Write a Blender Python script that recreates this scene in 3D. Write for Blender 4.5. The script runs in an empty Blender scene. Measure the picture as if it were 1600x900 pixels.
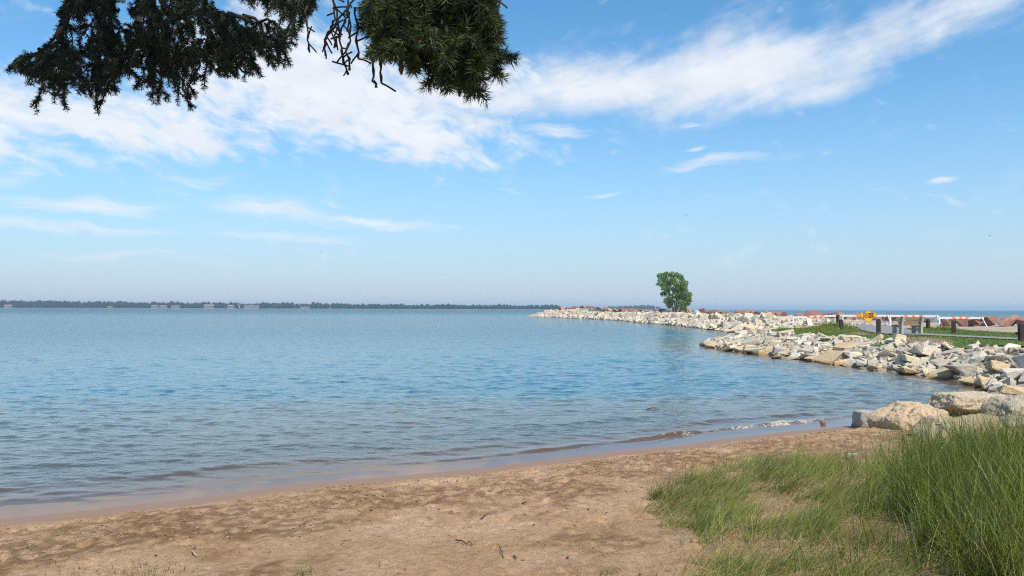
import bpy, bmesh, math, random
import numpy as np
from mathutils import Vector, Matrix
R_ = math.radians
random.seed(7)
rng = np.random.default_rng(11)
sc = bpy.context.scene
COL = sc.collection

# ------------------------------------------------------------------ camera
FPX, CAMZ = 1256.0, 2.3                      # focal length in 1600-wide pixels, eye height above the lake
PITCH, ROLL = math.atan(32.2 / FPX), 0.0028
_R0, _F0, _U0 = np.array([1., 0, 0]), np.array([0, math.cos(PITCH), math.sin(PITCH)]), np.array([0, -math.sin(PITCH), math.cos(PITCH)])
CR = _R0 * math.cos(ROLL) + _U0 * math.sin(ROLL)
CU = -_R0 * math.sin(ROLL) + _U0 * math.cos(ROLL)
CF = _F0
CP = np.array([0, 0, CAMZ])
cd = bpy.data.cameras.new('camera')
cd.sensor_width = 36; cd.lens = 36 * FPX / 1600
cd.clip_start = 0.05; cd.clip_end = 40000
cam = bpy.data.objects.new('camera', cd); COL.objects.link(cam)
cam.matrix_world = Matrix(((CR[0], CU[0], -CF[0], CP[0]), (CR[1], CU[1], -CF[1], CP[1]), (CR[2], CU[2], -CF[2], CP[2]), (0, 0, 0, 1)))
sc.camera = cam
sc.render.engine = 'CYCLES'
sc.cycles.use_denoising = False; sc.cycles.filter_width = 1.15
sc.cycles.max_bounces = 8; sc.cycles.transparent_max_bounces = 12; sc.cycles.volume_bounces = 0
sc.view_settings.view_transform = 'Standard'; sc.view_settings.look = 'None'
sc.view_settings.exposure = 0.6; sc.view_settings.gamma = 1.0; sc.view_settings.use_curve_mapping = False

def ray(px, py):
    return CF * FPX + CR * (px - 800) - CU * (py - 450)
def atd(px, py, depth):                     # world point at a given distance in front of the camera
    d = ray(px, py); return CP + d * (depth / d[1])
def atz(px, py, z=0.0):                     # world point on a level plane
    d = ray(px, py); return CP + d * ((z - CAMZ) / d[2])
def proj(p):
    v = np.asarray(p, float) - CP
    w = v @ CF
    return 800 + FPX * (v @ CR) / w, 450 - FPX * (v @ CU) / w

# ------------------------------------------------------------------ node helpers
def node(nt, t, ins=None, **kw):
    n = nt.nodes.new(t)
    for k, v in kw.items(): setattr(n, k, v)
    for k, v in (ins or {}).items():
        s = n.inputs[k]
        if hasattr(v, 'links') or isinstance(v, bpy.types.NodeSocket): nt.links.new(v, s)
        else: s.default_value = v
    return n
def mth(nt, op, a, b=None, c=None, clamp=False):
    ins = {0: a}
    if b is not None: ins[1] = b
    if c is not None: ins[2] = c
    return node(nt, 'ShaderNodeMath', ins, operation=op, use_clamp=clamp).outputs[0]
def sstep(nt, v, lo, hi, a=0.0, b=1.0):
    return node(nt, 'ShaderNodeMapRange', {'Value': v, 'From Min': lo, 'From Max': hi, 'To Min': a, 'To Max': b}, interpolation_type='SMOOTHSTEP').outputs['Result']
def mixc(nt, f, a, b, blend='MIX'):
    n = nt.nodes.new('ShaderNodeMix'); n.data_type = 'RGBA'; n.blend_type = blend
    for k, v in ((0, f), (6, a), (7, b)):
        s = n.inputs[k]
        if isinstance(v, bpy.types.NodeSocket): nt.links.new(v, s)
        else: s.default_value = v if k == 0 else (tuple(v) + (1.0,))[:4]
    return n.outputs[2]
def noise(nt, vec, scale, detail=4, rough=0.55, dist=0.0, dim='3D'):
    return node(nt, 'ShaderNodeTexNoise', {'Vector': vec, 'Scale': scale, 'Detail': detail, 'Roughness': rough, 'Distortion': dist}, noise_dimensions=dim).outputs['Fac']
def vscale(nt, vec, s):
    return node(nt, 'ShaderNodeVectorMath', {0: vec, 1: s}, operation='MULTIPLY').outputs[0]

# ------------------------------------------------------------------ sky and sun
SUN_EL, SUN_AZ = R_(52), R_(148)            # azimuth clockwise from the view direction
w = bpy.data.worlds.new('World'); sc.world = w; w.use_nodes = True
nt = w.node_tree; nt.nodes.clear()
SKY_STRENGTH = 0.115
sky = node(nt, 'ShaderNodeTexSky', sky_type='NISHITA', sun_disc=False, sun_elevation=SUN_EL, sun_rotation=SUN_AZ,
           altitude=0, air_density=1.0, dust_density=0.0, ozone_density=10.0)
gen = node(nt, 'ShaderNodeTexCoord').outputs['Generated']
sep = node(nt, 'ShaderNodeSeparateXYZ', {0: gen})
az = mth(nt, 'ARCTAN2', sep.outputs[0], sep.outputs[1])
el = mth(nt, 'ARCSINE', sep.outputs[2])
ang = node(nt, 'ShaderNodeCombineXYZ', {0: az, 1: el}).outputs[0]
def pa(px, py):
    d = ray(px, py); d = d / np.linalg.norm(d); return math.atan2(d[0], d[1]), math.asin(d[2])
def rotv(vec, a, sx, sy):                    # rotate then stretch angular coordinates
    return node(nt, 'ShaderNodeMapping', {'Vector': vec, 'Rotation': (0, 0, a), 'Scale': (1, 1, 1)}, vector_type='POINT').outputs[0] if False else \
        vscale(nt, node(nt, 'ShaderNodeMapping', {'Vector': vec, 'Rotation': (0, 0, a)}, vector_type='POINT').outputs[0], (sx, sy, 1))
def warp(vec, scale, amt, detail=3):
    n = node(nt, 'ShaderNodeTexNoise', {'Vector': vec, 'Scale': scale, 'Detail': detail, 'Roughness': 0.6})
    d = node(nt, 'ShaderNodeVectorMath', {0: n.outputs['Color'], 1: (0.5, 0.5, 0.5)}, operation='SUBTRACT').outputs[0]
    d = node(nt, 'ShaderNodeVectorMath', {0: d, 'Scale': amt}, operation='SCALE').outputs[0]
    return node(nt, 'ShaderNodeVectorMath', {0: vec, 1: d}, operation='ADD').outputs[0]
def blob(vec, px, py, wpx, hpx, rot=0.0, gain=1.0):   # soft patch of sky; rot in degrees, anticlockwise
    a, e = pa(px, py)
    m = node(nt, 'ShaderNodeMapping', {'Vector': vec, 'Location': (a, e, 0), 'Rotation': (0, 0, R_(rot)), 'Scale': (wpx / FPX / 2, hpx / FPX / 2, 1)}, vector_type='TEXTURE').outputs[0]
    l = node(nt, 'ShaderNodeVectorMath', {0: m}, operation='LENGTH').outputs['Value']
    return sstep(nt, l, 1.0, 0.0, 0.0, gain)
def maxall(vs):
    o = vs[0]
    for v in vs[1:]: o = mth(nt, 'MAXIMUM', o, v)
    return o
wa = warp(ang, 9.0, 0.045)
wb = warp(rotv(ang, R_(-16), 2.2, 9.0), 2.0, 0.35)       # cirrus fibre space
# banded high cloud to the left, mottled like fish scales
m1 = maxall([blob(wa, 520, 150, 1000, 270, -9), blob(wa, 160, 185, 900, 170, -4, 0.9), blob(wa, 650, 205, 460, 150, -14, 0.95),
             blob(wa, 470, 90, 460, 260, -25, 0.9), blob(wa, 700, 140, 520, 210, 0, 0.9), blob(wa, -200, 170, 900, 230, 0, 0.9), blob(wa, 60, 105, 240, 80, 10, 0.6)])
tex1 = mth(nt, 'ADD', mth(nt, 'MULTIPLY', noise(nt, rotv(wa, R_(14), 10, 24), 1.0, 6, 0.6), 0.58), mth(nt, 'MULTIPLY', noise(nt, rotv(wa, R_(14), 34, 66), 1.0, 4, 0.55), 0.42))
c1 = sstep(nt, mth(nt, 'ADD', m1, mth(nt, 'MULTIPLY', mth(nt, 'SUBTRACT', tex1, 0.5), 2.6)), 0.14, 0.92)
# long cirrus plume to the right
wc = warp(ang, 5.0, 0.03, 2)
m2 = maxall([blob(wc, 940, 135, 660, 150, 2, 1.15), blob(wc, 1150, 115, 820, 180, 6, 1.15), blob(wc, 1380, 62, 820, 140, 17, 1.0), blob(wc, 1110, 70, 340, 130, 32, 0.7),
             blob(wc, 1290, 135, 360, 80, 6, 0.8), blob(wc, 800, 155, 380, 120, 0, 0.95), blob(wc, 1750, -50, 520, 80, 18, 0.6)])
tex2 = mth(nt, 'ADD', mth(nt, 'MULTIPLY', noise(nt, wb, 2.2, 7, 0.62), 0.7), mth(nt, 'MULTIPLY', noise(nt, wa, 30.0, 4, 0.6), 0.3))
c2 = sstep(nt, mth(nt, 'ADD', m2, mth(nt, 'MULTIPLY', mth(nt, 'SUBTRACT', tex2, 0.5), 2.3)), 0.06, 1.22)
# small thin wisps and low streaks
m3 = maxall([blob(wa, 1105, 254, 240, 30, 4, 0.66), blob(wa, 1092, 226, 50, 18, 0, 0.6), blob(wa, 860, 203, 220, 36, -3, 0.62), blob(wa, 1467, 281, 56, 17, 10, 0.85),
             blob(wa, 800, 298, 110, 16, -6, 0.5), blob(wa, 940, 307, 110, 16, -4, 0.5), blob(wa, 130, 318, 420, 40, 0, 0.72), blob(wa, 430, 330, 380, 48, -6, 0.74),
             blob(wa, 590, 350, 400, 30, -6, 0.7), blob(wa, 90, 352, 560, 34, -2, 0.6), blob(wa, 470, 370, 460, 28, -4, 0.5), blob(wa, 1080, 190, 70, 20, 0, 0.5),
             blob(wa, 40, 270, 160, 60, 20, 0.42), blob(wa, 300, 280, 260, 60, 10, 0.36), blob(wa, 250, 400, 600, 30, 0, 0.36)])
tex3 = noise(nt, rotv(wa, R_(3), 9, 100), 1.0, 7, 0.66)
c3 = mth(nt, 'MULTIPLY', sstep(nt, mth(nt, 'ADD', m3, mth(nt, 'MULTIPLY', mth(nt, 'SUBTRACT', tex3, 0.5), 1.3)), 0.08, 0.95), 0.8)
# the rest of the sky carries the same loose cirrus beyond the view
zc = mth(nt, 'ADD', mth(nt, 'MAXIMUM', sep.outputs[2], 0.0), 0.12)
pl = node(nt, 'ShaderNodeCombineXYZ', {0: mth(nt, 'DIVIDE', sep.outputs[0], zc), 1: mth(nt, 'DIVIDE', sep.outputs[1], zc)}).outputs[0]
c4 = sstep(nt, noise(nt, vscale(nt, pl, (0.5, 1.1, 1)), 1.3, 7, 0.6, 0.4), 0.55, 0.85, 0, 0.7)
outside = sstep(nt, mth(nt, 'ABSOLUTE', az), R_(36), R_(60))
outside = mth(nt, 'MAXIMUM', outside, sstep(nt, el, R_(26), R_(45)))
c4 = mth(nt, 'MULTIPLY', c4, outside)
cl = maxall([c1, c2, c3, c4])
cl = mth(nt, 'MULTIPLY', cl, sstep(nt, el, 0.0, 0.06))
shade = mth(nt, 'MULTIPLY_ADD', noise(nt, rotv(wa, R_(14), 14, 34), 1.0, 5, 0.55), 0.34, 0.80)
hz = mth(nt, 'POWER', 2.718, mth(nt, 'MULTIPLY', mth(nt, 'POWER', mth(nt, 'MULTIPLY', mth(nt, 'MAXIMUM', el, 0.0), 1 / .155), 1.4), -1.0))
skyc = mixc(nt, mth(nt, 'MULTIPLY', hz, .96), mixc(nt, 1.0, sky.outputs[0], (.72, 1.08, 1.00), 'MULTIPLY'), (3.28, 3.62, 4.30))      # summer haze low in the sky
cloudc = node(nt, 'ShaderNodeVectorMath', {0: (5.35, 5.5, 5.75), 'Scale': shade}, operation='SCALE').outputs[0]
full = mixc(nt, mth(nt, 'MULTIPLY', cl, 0.92), skyc, cloudc)
bg = node(nt, 'ShaderNodeBackground', {'Color': full, 'Strength': SKY_STRENGTH})
nt.links.new(bg.outputs[0], node(nt, 'ShaderNodeOutputWorld').inputs[0])
sd = bpy.data.lights.new('sun', 'SUN'); sd.energy = 4.2; sd.angle = R_(0.5); sd.color = (1.0, 0.93, 0.82)
sun = bpy.data.objects.new('sun', sd); COL.objects.link(sun)
SDIR = Vector((math.sin(SUN_AZ) * math.cos(SUN_EL), math.cos(SUN_AZ) * math.cos(SUN_EL), math.sin(SUN_EL)))
sun.rotation_euler = SDIR.to_track_quat('Z', 'Y').to_euler()

# ------------------------------------------------------------------ mesh and object helpers
def mesh_np(name, V, F, smooth=False):
    V = np.asarray(V, np.float32); me = bpy.data.meshes.new(name)
    Fs = F if isinstance(F, (list, tuple)) else [F]
    Fs = [np.asarray(f, np.int32) for f in Fs if len(f)]
    me.vertices.add(len(V)); me.vertices.foreach_set('co', V.ravel())
    loops = np.concatenate([f.ravel() for f in Fs])
    counts = np.concatenate([np.full(len(f), f.shape[1], np.int32) for f in Fs])
    starts = np.concatenate([[0], np.cumsum(counts)[:-1]]).astype(np.int32)
    me.loops.add(len(loops)); me.loops.foreach_set('vertex_index', loops)
    me.polygons.add(len(counts)); me.polygons.foreach_set('loop_start', starts); me.polygons.foreach_set('loop_total', counts)
    me.polygons.foreach_set('use_smooth', np.full(len(counts), smooth, bool))
    me.update(calc_edges=True); me.validate()
    return me
def attr(me, name, vals):
    a = me.attributes.new(name, 'FLOAT', 'POINT'); a.data.foreach_set('value', np.asarray(vals, np.float32))
def attrc(me, name, vals):
    vals = np.asarray(vals, np.float32)
    if vals.shape[1] == 3: vals = np.concatenate([vals, np.ones((len(vals), 1), np.float32)], 1)
    a = me.attributes.new(name, 'FLOAT_COLOR', 'POINT'); a.data.foreach_set('color', vals.ravel())
def link(name, me, mat=None, parent=None, loc=None, **props):
    o = bpy.data.objects.new(name, me); COL.objects.link(o)
    if mat is not None and not me.materials: me.materials.append(mat)
    if parent is not None: o.parent = parent
    if loc is not None: o.location = loc
    for k, v in props.items(): o[k] = v
    return o
def empty(name, loc, label, cat, group=None, rz=0.0):
    o = bpy.data.objects.new(name, None); COL.objects.link(o)
    o.location = loc; o.rotation_euler = (0, 0, rz); o['label'] = label; o['category'] = cat
    o.empty_display_size = 0.2
    if group: o['group'] = group
    return o
class MB:
    """collects simple shapes into one mesh"""
    def __init__(s): s.V = []; s.Q = []; s.T = []; s.n = 0
    def add(s, V, Q=(), T=()):
        V = np.asarray(V, float).reshape(-1, 3)
        if len(Q): s.Q.append(np.asarray(Q) + s.n)
        if len(T): s.T.append(np.asarray(T) + s.n)
        s.V.append(V); s.n += len(V); return s
    def box(s, c, size, rot=None, taper=1.0):
        x, y, z = [q / 2 for q in size]
        P = np.array([[-x, -y, -z], [x, -y, -z], [x, y, -z], [-x, y, -z], [-x * taper, -y * taper, z], [x * taper, -y * taper, z], [x * taper, y * taper, z], [-x * taper, y * taper, z]])
        if rot is not None: P = P @ np.array(rot).T
        return s.add(P + np.array(c), [[0, 3, 2, 1], [4, 5, 6, 7], [0, 1, 5, 4], [1, 2, 6, 5], [2, 3, 7, 6], [3, 0, 4, 7]])
    def beam(s, a, b, wd, th, up=(0, 0, 1)):     # rectangular bar from a to b
        a, b = np.array(a, float), np.array(b, float); d = b - a; L = np.linalg.norm(d); d /= L
        u = np.array(up, float); sd_ = np.cross(d, u); sd_ /= np.linalg.norm(sd_); u = np.cross(sd_, d)
        rot = np.stack([d, sd_, u], 1)
        return s.box((a + b) / 2, (L, th, wd), rot)
    def tube(s, pts, rad, n=6):
        V, Q = tube(pts, rad, n); return s.add(V, Q)
    def build(s, name, mat=None, parent=None, smooth=False, **kw):
        me = mesh_np(name, np.concatenate(s.V), [np.concatenate(s.Q) if s.Q else np.zeros((0, 4)), np.concatenate(s.T) if s.T else np.zeros((0, 3))], smooth)
        return link(name, me, mat, parent, **kw)
def tube(pts, rad, n=6):
    pts = np.asarray(pts, float); m = len(pts); rad = np.broadcast_to(np.asarray(rad, float), (m,))
    t = np.gradient(pts, axis=0); t /= np.linalg.norm(t, axis=1, keepdims=True) + 1e-9
    ref = np.array([0.31, 0.87, 0.38])
    u = np.cross(t, ref); u /= np.linalg.norm(u, axis=1, keepdims=True) + 1e-9; v = np.cross(t, u)
    a = np.arange(n) * 2 * math.pi / n
    V = pts[:, None] + rad[:, None, None] * (u[:, None] * np.cos(a)[None, :, None] + v[:, None] * np.sin(a)[None, :, None])
    i = np.arange(m - 1)[:, None] * n; j = np.arange(n)[None]; k = (j + 1) % n
    Q = np.stack([i + j, i + k, i + n + k, i + n + j], -1).reshape(-1, 4)
    return V.reshape(-1, 3), Q
def addm(a, lst): lst.append(a)

# gradient noise in numpy
_perm = np.random.default_rng(3).permutation(512).astype(np.int64); _perm = np.concatenate([_perm, _perm, _perm])
_g3 = np.random.default_rng(5).normal(size=(512, 3)); _g3 /= np.linalg.norm(_g3, axis=1, keepdims=True)
def pnoise(P):
    P = np.asarray(P, float); i = np.floor(P).astype(np.int64); f = P - i; u = f * f * f * (f * (f * 6 - 15) + 10); i &= 511
    out = 0
    for dx in (0, 1):
        for dy in (0, 1):
            for dz in (0, 1):
                h = _perm[_perm[_perm[(i[..., 0] + dx) & 511] + ((i[..., 1] + dy) & 511)] + ((i[..., 2] + dz) & 511)] & 511
                g = _g3[h]
                d = g[..., 0] * (f[..., 0] - dx) + g[..., 1] * (f[..., 1] - dy) + g[..., 2] * (f[..., 2] - dz)
                out = out + d * (u[..., 0] if dx else 1 - u[..., 0]) * (u[..., 1] if dy else 1 - u[..., 1]) * (u[..., 2] if dz else 1 - u[..., 2])
    return out
def fbm(P, octv=4, gain=0.5):
    P = np.asarray(P, float); o = 0; a = 1.0
    for k in range(octv): o = o + a * pnoise(P * 2.0 ** k + 17.3 * k); a *= gain
    return o
def fbm2(x, y, s, octv=4, gain=0.5, z=0.0):
    return fbm(np.stack([x * s, y * s, np.full_like(x, z)], -1), octv, gain)
def ss(a, b, x):
    t = np.clip((x - a) / (b - a), 0, 1); return t * t * (3 - 2 * t)

# ------------------------------------------------------------------ lie of the land
shore_px = [(0, 810), (94, 802), (187, 791), (281, 781), (344, 773), (437, 759), (500, 753), (612, 744), (725, 734), (837, 721), (950, 706), (1062, 696), (1112, 688), (1225, 675), (1330, 665),
            (1430, 645), (1485, 632), (1545, 611), (1520, 602), (1480, 592), (1440, 587), (1400, 581), (1360, 577), (1264.5, 563.4), (1221, 558), (1194, 555), (1160, 551), (1132, 547), (1098, 540)]
shore = [(-60.0, -14.0), (-16.0, 3.2)] + [tuple(atz(*p)[:2]) for p in shore_px]
shore += [(13.5, 53.5), (17, 58), (20.5, 68), (22.6, 86)]
shore += [tuple(atz(*p)[:2]) for p in [(1107, 514.4), (1069, 509.5), (1039, 507), (1007, 505), (989, 502.4), (942, 499.3), (886, 497), (831, 494.9)]]
shore += [(4, 246), (6, 254), (16, 247), (28, 215), (36.5, 182), (40.5, 152), (41, 120), (41, 95), (42, 82), (45, 75.5), (55, 72), (80, 66), (180, 50), (180, -60), (-60, -60)]
SH = np.array(shore)
def sdist(X, Y):                              # signed distance to the shoreline, positive on land
    X = np.asarray(X, float); Y = np.asarray(Y, float); sh = X.shape; x = X.ravel(); y = Y.ravel()
    dm = np.full(x.shape, 1e9); ins = np.zeros(x.shape, bool)
    for k in range(len(SH)):
        ax, ay = SH[k]; bx, by = SH[(k + 1) % len(SH)]
        ex, ey = bx - ax, by - ay; t = np.clip(((x - ax) * ex + (y - ay) * ey) / (ex * ex + ey * ey), 0, 1)
        dm = np.minimum(dm, (x - ax - t * ex) ** 2 + (y - ay - t * ey) ** 2)
        c = (ay > y) != (by > y)
        with np.errstate(divide='ignore', invalid='ignore'):
            ins ^= c & (x < ax + (y - ay) * ex / (ey if ey else 1e-12))
    return (np.sqrt(dm) * np.where(ins, 1, -1)).reshape(sh)
def land_z(X, Y, s=None):
    X = np.asarray(X, float); Y = np.asarray(Y, float)
    if s is None: s = sdist(X, Y)
    wb_ = (1 - ss(8.5, 11.5, X)) * (1 - ss(18, 24, Y))
    zb = np.interp(s, [-40, -10, -2, 0, 0.58, 0.80, 4, 9, 14], [-3.2, -1.3, -.26, 0, .028, .075, .28, .60, .78]) + .14 * ss(1.2, 3.4, X) * (1 - ss(8, 11, Y)) * ss(1, 3, s)
    zr = np.interp(s, [-40, -6, 0, 3.1, 3.9], [-4, -2.4, 0, .9, .95]) + .30 * ss(62, 92, Y) * ss(2.4, 4.5, s)
    zr = zr + 1.0 * np.exp(-((X - 19.5) / 6.5) ** 2 - ((Y - 217) / 12) ** 2) * ss(2, 5, s)
    return zb * wb_ + zr * (1 - wb_)
def lz(x, y): return float(land_z(np.array([x]), np.array([y]))[0])
def hit(px, py):                              # where a line of sight meets the land or the lake
    d = ray(px, py); d = d / d[1]
    ts = np.concatenate([np.arange(3, 60, .06), np.arange(60, 280, .4)])
    P = CP[None] + ts[:, None] * d[None]
    z = np.maximum(land_z(P[:, 0], P[:, 1]), 0)
    k = np.argmax(P[:, 2] <= z)
    return P[k]

# ------------------------------------------------------------------ materials
def new_mat(name):
    m = bpy.data.materials.new(name); m.use_nodes = True; t = m.node_tree; t.nodes.clear()
    out = node(t, 'ShaderNodeOutputMaterial'); return m, t, out
def pos(t): return node(t, 'ShaderNodeNewGeometry').outputs['Position']
def simple(name, col, rough=0.7, var=0.25, scale=30, bump=0.0, spec=0.3, metal=0.0):
    m, t, out = new_mat(name); p = pos(t)
    n1 = noise(t, p, scale, 5, 0.6)
    c = mixc(t, n1, [q * (1 - var) for q in col], [min(1, q * (1 + var)) for q in col])
    b = node(t, 'ShaderNodeBsdfPrincipled', {'Base Color': c, 'Roughness': rough, 'Specular IOR Level': spec, 'Metallic': metal})
    if bump:
        bp = node(t, 'ShaderNodeBump', {'Height': noise(t, p, scale * 2, 5, 0.6), 'Strength': bump, 'Distance': 0.02}); t.links.new(bp.outputs[0], b.inputs['Normal'])
    t.links.new(b.outputs[0], out.inputs[0]); return m
def rock_mat(name, objcol=True, base=(.45, .41, .34), stain=(.42, .25, .10), stain_amt=0.35, wet=True, bumpd=0.03, sc_=1.0):
    m, t, out = new_mat(name); p = pos(t)
    if objcol: c0 = node(t, 'ShaderNodeObjectInfo').outputs['Color']
    else:
        isl = node(t, 'ShaderNodeNewGeometry').outputs['Random Per Island']
        r = node(t, 'ShaderNodeValToRGB'); t.links.new(isl, r.inputs[0])
        el_ = r.color_ramp.elements; cols = base
        el_[0].position = 0; el_[0].color = tuple(cols[0]) + (1,); el_[1].position = 1; el_[1].color = tuple(cols[-1]) + (1,)
        for i_, c_ in enumerate(cols[1:-1]):
            e_ = el_.new((i_ + 1) / (len(cols) - 1)); e_.color = tuple(c_) + (1,)
        c0 = r.outputs[0]
    n1 = noise(t, p, 2.6 * sc_, 6, 0.62); n2 = noise(t, p, 16 * sc_, 5, 0.65); n3 = noise(t, p, 55 * sc_, 3, 0.6)
    c = mixc(t, sstep(t, n2, .3, .7), mixc(t, 1.0, c0, (.74, .74, .75), 'MULTIPLY'), mixc(t, 1.0, c0, (1.12, 1.11, 1.08), 'MULTIPLY'))
    st = mth(t, 'MULTIPLY', sstep(t, n1, .52, .72), stain_amt)
    c = mixc(t, st, c, stain)
    c = mixc(t, mth(t, 'MULTIPLY', sstep(t, n3, .58, .72), 0.5), c, mixc(t, 1.0, c0, (.45, .44, .42), 'MULTIPLY'))
    if wet:
        z = node(t, 'ShaderNodeSeparateXYZ', {0: p}).outputs[2]
        wz = sstep(t, mth(t, 'ADD', z, mth(t, 'MULTIPLY', n1, 0.18)), .27, .12)
        c = mixc(t, mth(t, 'MULTIPLY', wz, .8), c, mixc(t, 1.0, c, (.50, .36, .17), 'MULTIPLY'))
    b = node(t, 'ShaderNodeBsdfPrincipled', {'Base Color': c, 'Roughness': .85, 'Specular IOR Level': .25})
    h = mth(t, 'ADD', noise(t, p, 7 * sc_, 7, .62), mth(t, 'MULTIPLY', n3, .25))
    bp = node(t, 'ShaderNodeBump', {'Height': h, 'Strength': .8, 'Distance': bumpd * 2.2}); t.links.new(bp.outputs[0], b.inputs['Normal'])
    t.links.new(b.outputs[0], out.inputs[0]); return m
LIMES = [(.56, .49, .38), (.47, .44, .385), (.60, .50, .345), (.42, .385, .32), (.62, .57, .47), (.52, .40, .25)]
M_rock = rock_mat('limestone')
M_rock_mix = rock_mat('limestone mixed', False, LIMES)
M_red = rock_mat('red granite', True, stain=(.30, .17, .10), stain_amt=.4, wet=False)
M_hero = rock_mat('weathered limestone', True, stain=(.42, .27, .13), stain_amt=.75, wet=True, bumpd=.03, sc_=1.6)
M_wood = simple('brown timber', (.042, .030, .023), .75, .3, 18, .2)
M_plank = simple('weathered plank', (.25, .17, .11), .75, .2, 14, .15)
M_conc = simple('aggregate concrete', (.36, .335, .29), .9, .18, 60, .3)
M_white = simple('white painted wood', (.58, .57, .54), .6, .12, 8)
M_orange = simple('orange reflective sheeting', (.90, .16, .03), .4, .06, 8)
M_yellow = simple('amber sign sheeting', (.92, .42, .01), .4, .04, 6)
M_black = simple('black lettering', (.02, .018, .015), .5, .1, 8)
M_binm = simple('dark grey metal', (.05, .06, .07), .5, .15, 10)
M_bark = simple('spruce bark', (.045, .032, .024), .9, .35, 60, .4)
M_bark2 = simple('poplar bark', (.16, .14, .12), .9, .3, 8, .3)
M_stick = simple('driftwood', (.06, .05, .045), .85, .4, 60, .3)
M_conem = simple('spruce cone', (.16, .085, .035), .8, .4, 90, .4)
M_asph = simple('asphalt', (.20, .195, .195), .9, .12, 6, .1)
M_bird = simple('gull feathers', (.16, .16, .17), .8, .2, 8)
M_hwall = simple('pale house wall', (.30, .28, .265), .8, .05, 2)
M_hroof = simple('grey house roof', (.20, .17, .16), .8, .1, 2)
M_glass = simple('dark window', (.04, .05, .06), .15, .1, 2, 0, .5)
def foliage_mat(name, colattr='col', trans=.35, rough=.5):
    m, t, out = new_mat(name)
    c = node(t, 'ShaderNodeAttribute', attribute_name=colattr).outputs['Color']
    b = node(t, 'ShaderNodeBsdfPrincipled', {'Base Color': c, 'Roughness': rough, 'Specular IOR Level': .35})
    tr = node(t, 'ShaderNodeBsdfTranslucent', {'Color': mixc(t, 1.0, c, (1.25, 1.2, .6), 'MULTIPLY')})
    mx = node(t, 'ShaderNodeMixShader', {0: trans, 1: b.outputs[0], 2: tr.outputs[0]})
    t.links.new(mx.outputs[0], out.inputs[0]); return m
M_leaf = foliage_mat('leaves'); M_grass = foliage_mat('grass', trans=.30, rough=.45); M_needle = foliage_mat('needles', trans=.12, rough=.6)

# ------------------------------------------------------------------ setting: ground, beach, water
m, t, out = new_mat('gravel and soil'); p = pos(t)
n1 = noise(t, p, .35, 5, .6); n2 = noise(t, p, 5, 6, .65); n3 = noise(t, p, 28, 3, .6)
c = mixc(t, sstep(t, n1, .35, .65), (.40, .31, .24), (.50, .42, .34))
c = mixc(t, sstep(t, n2, .4, .62), mixc(t, 1.0, c, (.7, .67, .63), 'MULTIPLY'), c)
c = mixc(t, mth(t, 'MULTIPLY', sstep(t, n3, .55, .7), .6), c, (.58, .55, .50))
slope = node(t, 'ShaderNodeSeparateXYZ', {0: node(t, 'ShaderNodeNewGeometry').outputs['Normal']}).outputs[2]
b = node(t, 'ShaderNodeBsdfPrincipled', {'Base Color': c, 'Roughness': .95, 'Specular IOR Level': .15})
bp = node(t, 'ShaderNodeBump', {'Height': mth(t, 'ADD', n2, n3), 'Strength': .8, 'Distance': .06}); t.links.new(bp.outputs[0], b.inputs['Normal'])
t.links.new(b.outputs[0], out.inputs[0]); M_ground = m
BX0, BX1, BY0, BY1 = -9.0, 9.6, 2.4, 19.2
gx = np.unique(np.concatenate([np.arange(-60, 8, 2.0), np.arange(8, 34, .5), np.arange(34, 60, 1.2), np.arange(60, 180.1, 6)]))
gy = np.unique(np.concatenate([np.arange(-60, 0, 4.0), np.arange(0, 78, .6), np.arange(78, 262, 1.5), [262]]))
GX, GY = np.meshgrid(gx, gy); gz = land_z(GX, GY)
gz = gz + .03 * fbm2(GX, GY, .5, 3) * (sdist(GX, GY) > 4)
ins = ss(0, .8, np.minimum(np.minimum(GX - BX0, BX1 - GX), np.minimum(GY - BY0, BY1 - GY)) - .2)
gz = gz - .22 * ins
def gridq(nr, nc):
    i = np.arange(nr - 1)[:, None] * nc; j = np.arange(nc - 1)[None]
    return np.stack([i + j, i + j + 1, i + nc + j + 1, i + nc + j], -1).reshape(-1, 4)
me = mesh_np('ground', np.stack([GX, GY, gz], -1).reshape(-1, 3), gridq(*GX.shape), True)
link('ground', me, M_ground, kind='structure')

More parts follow.
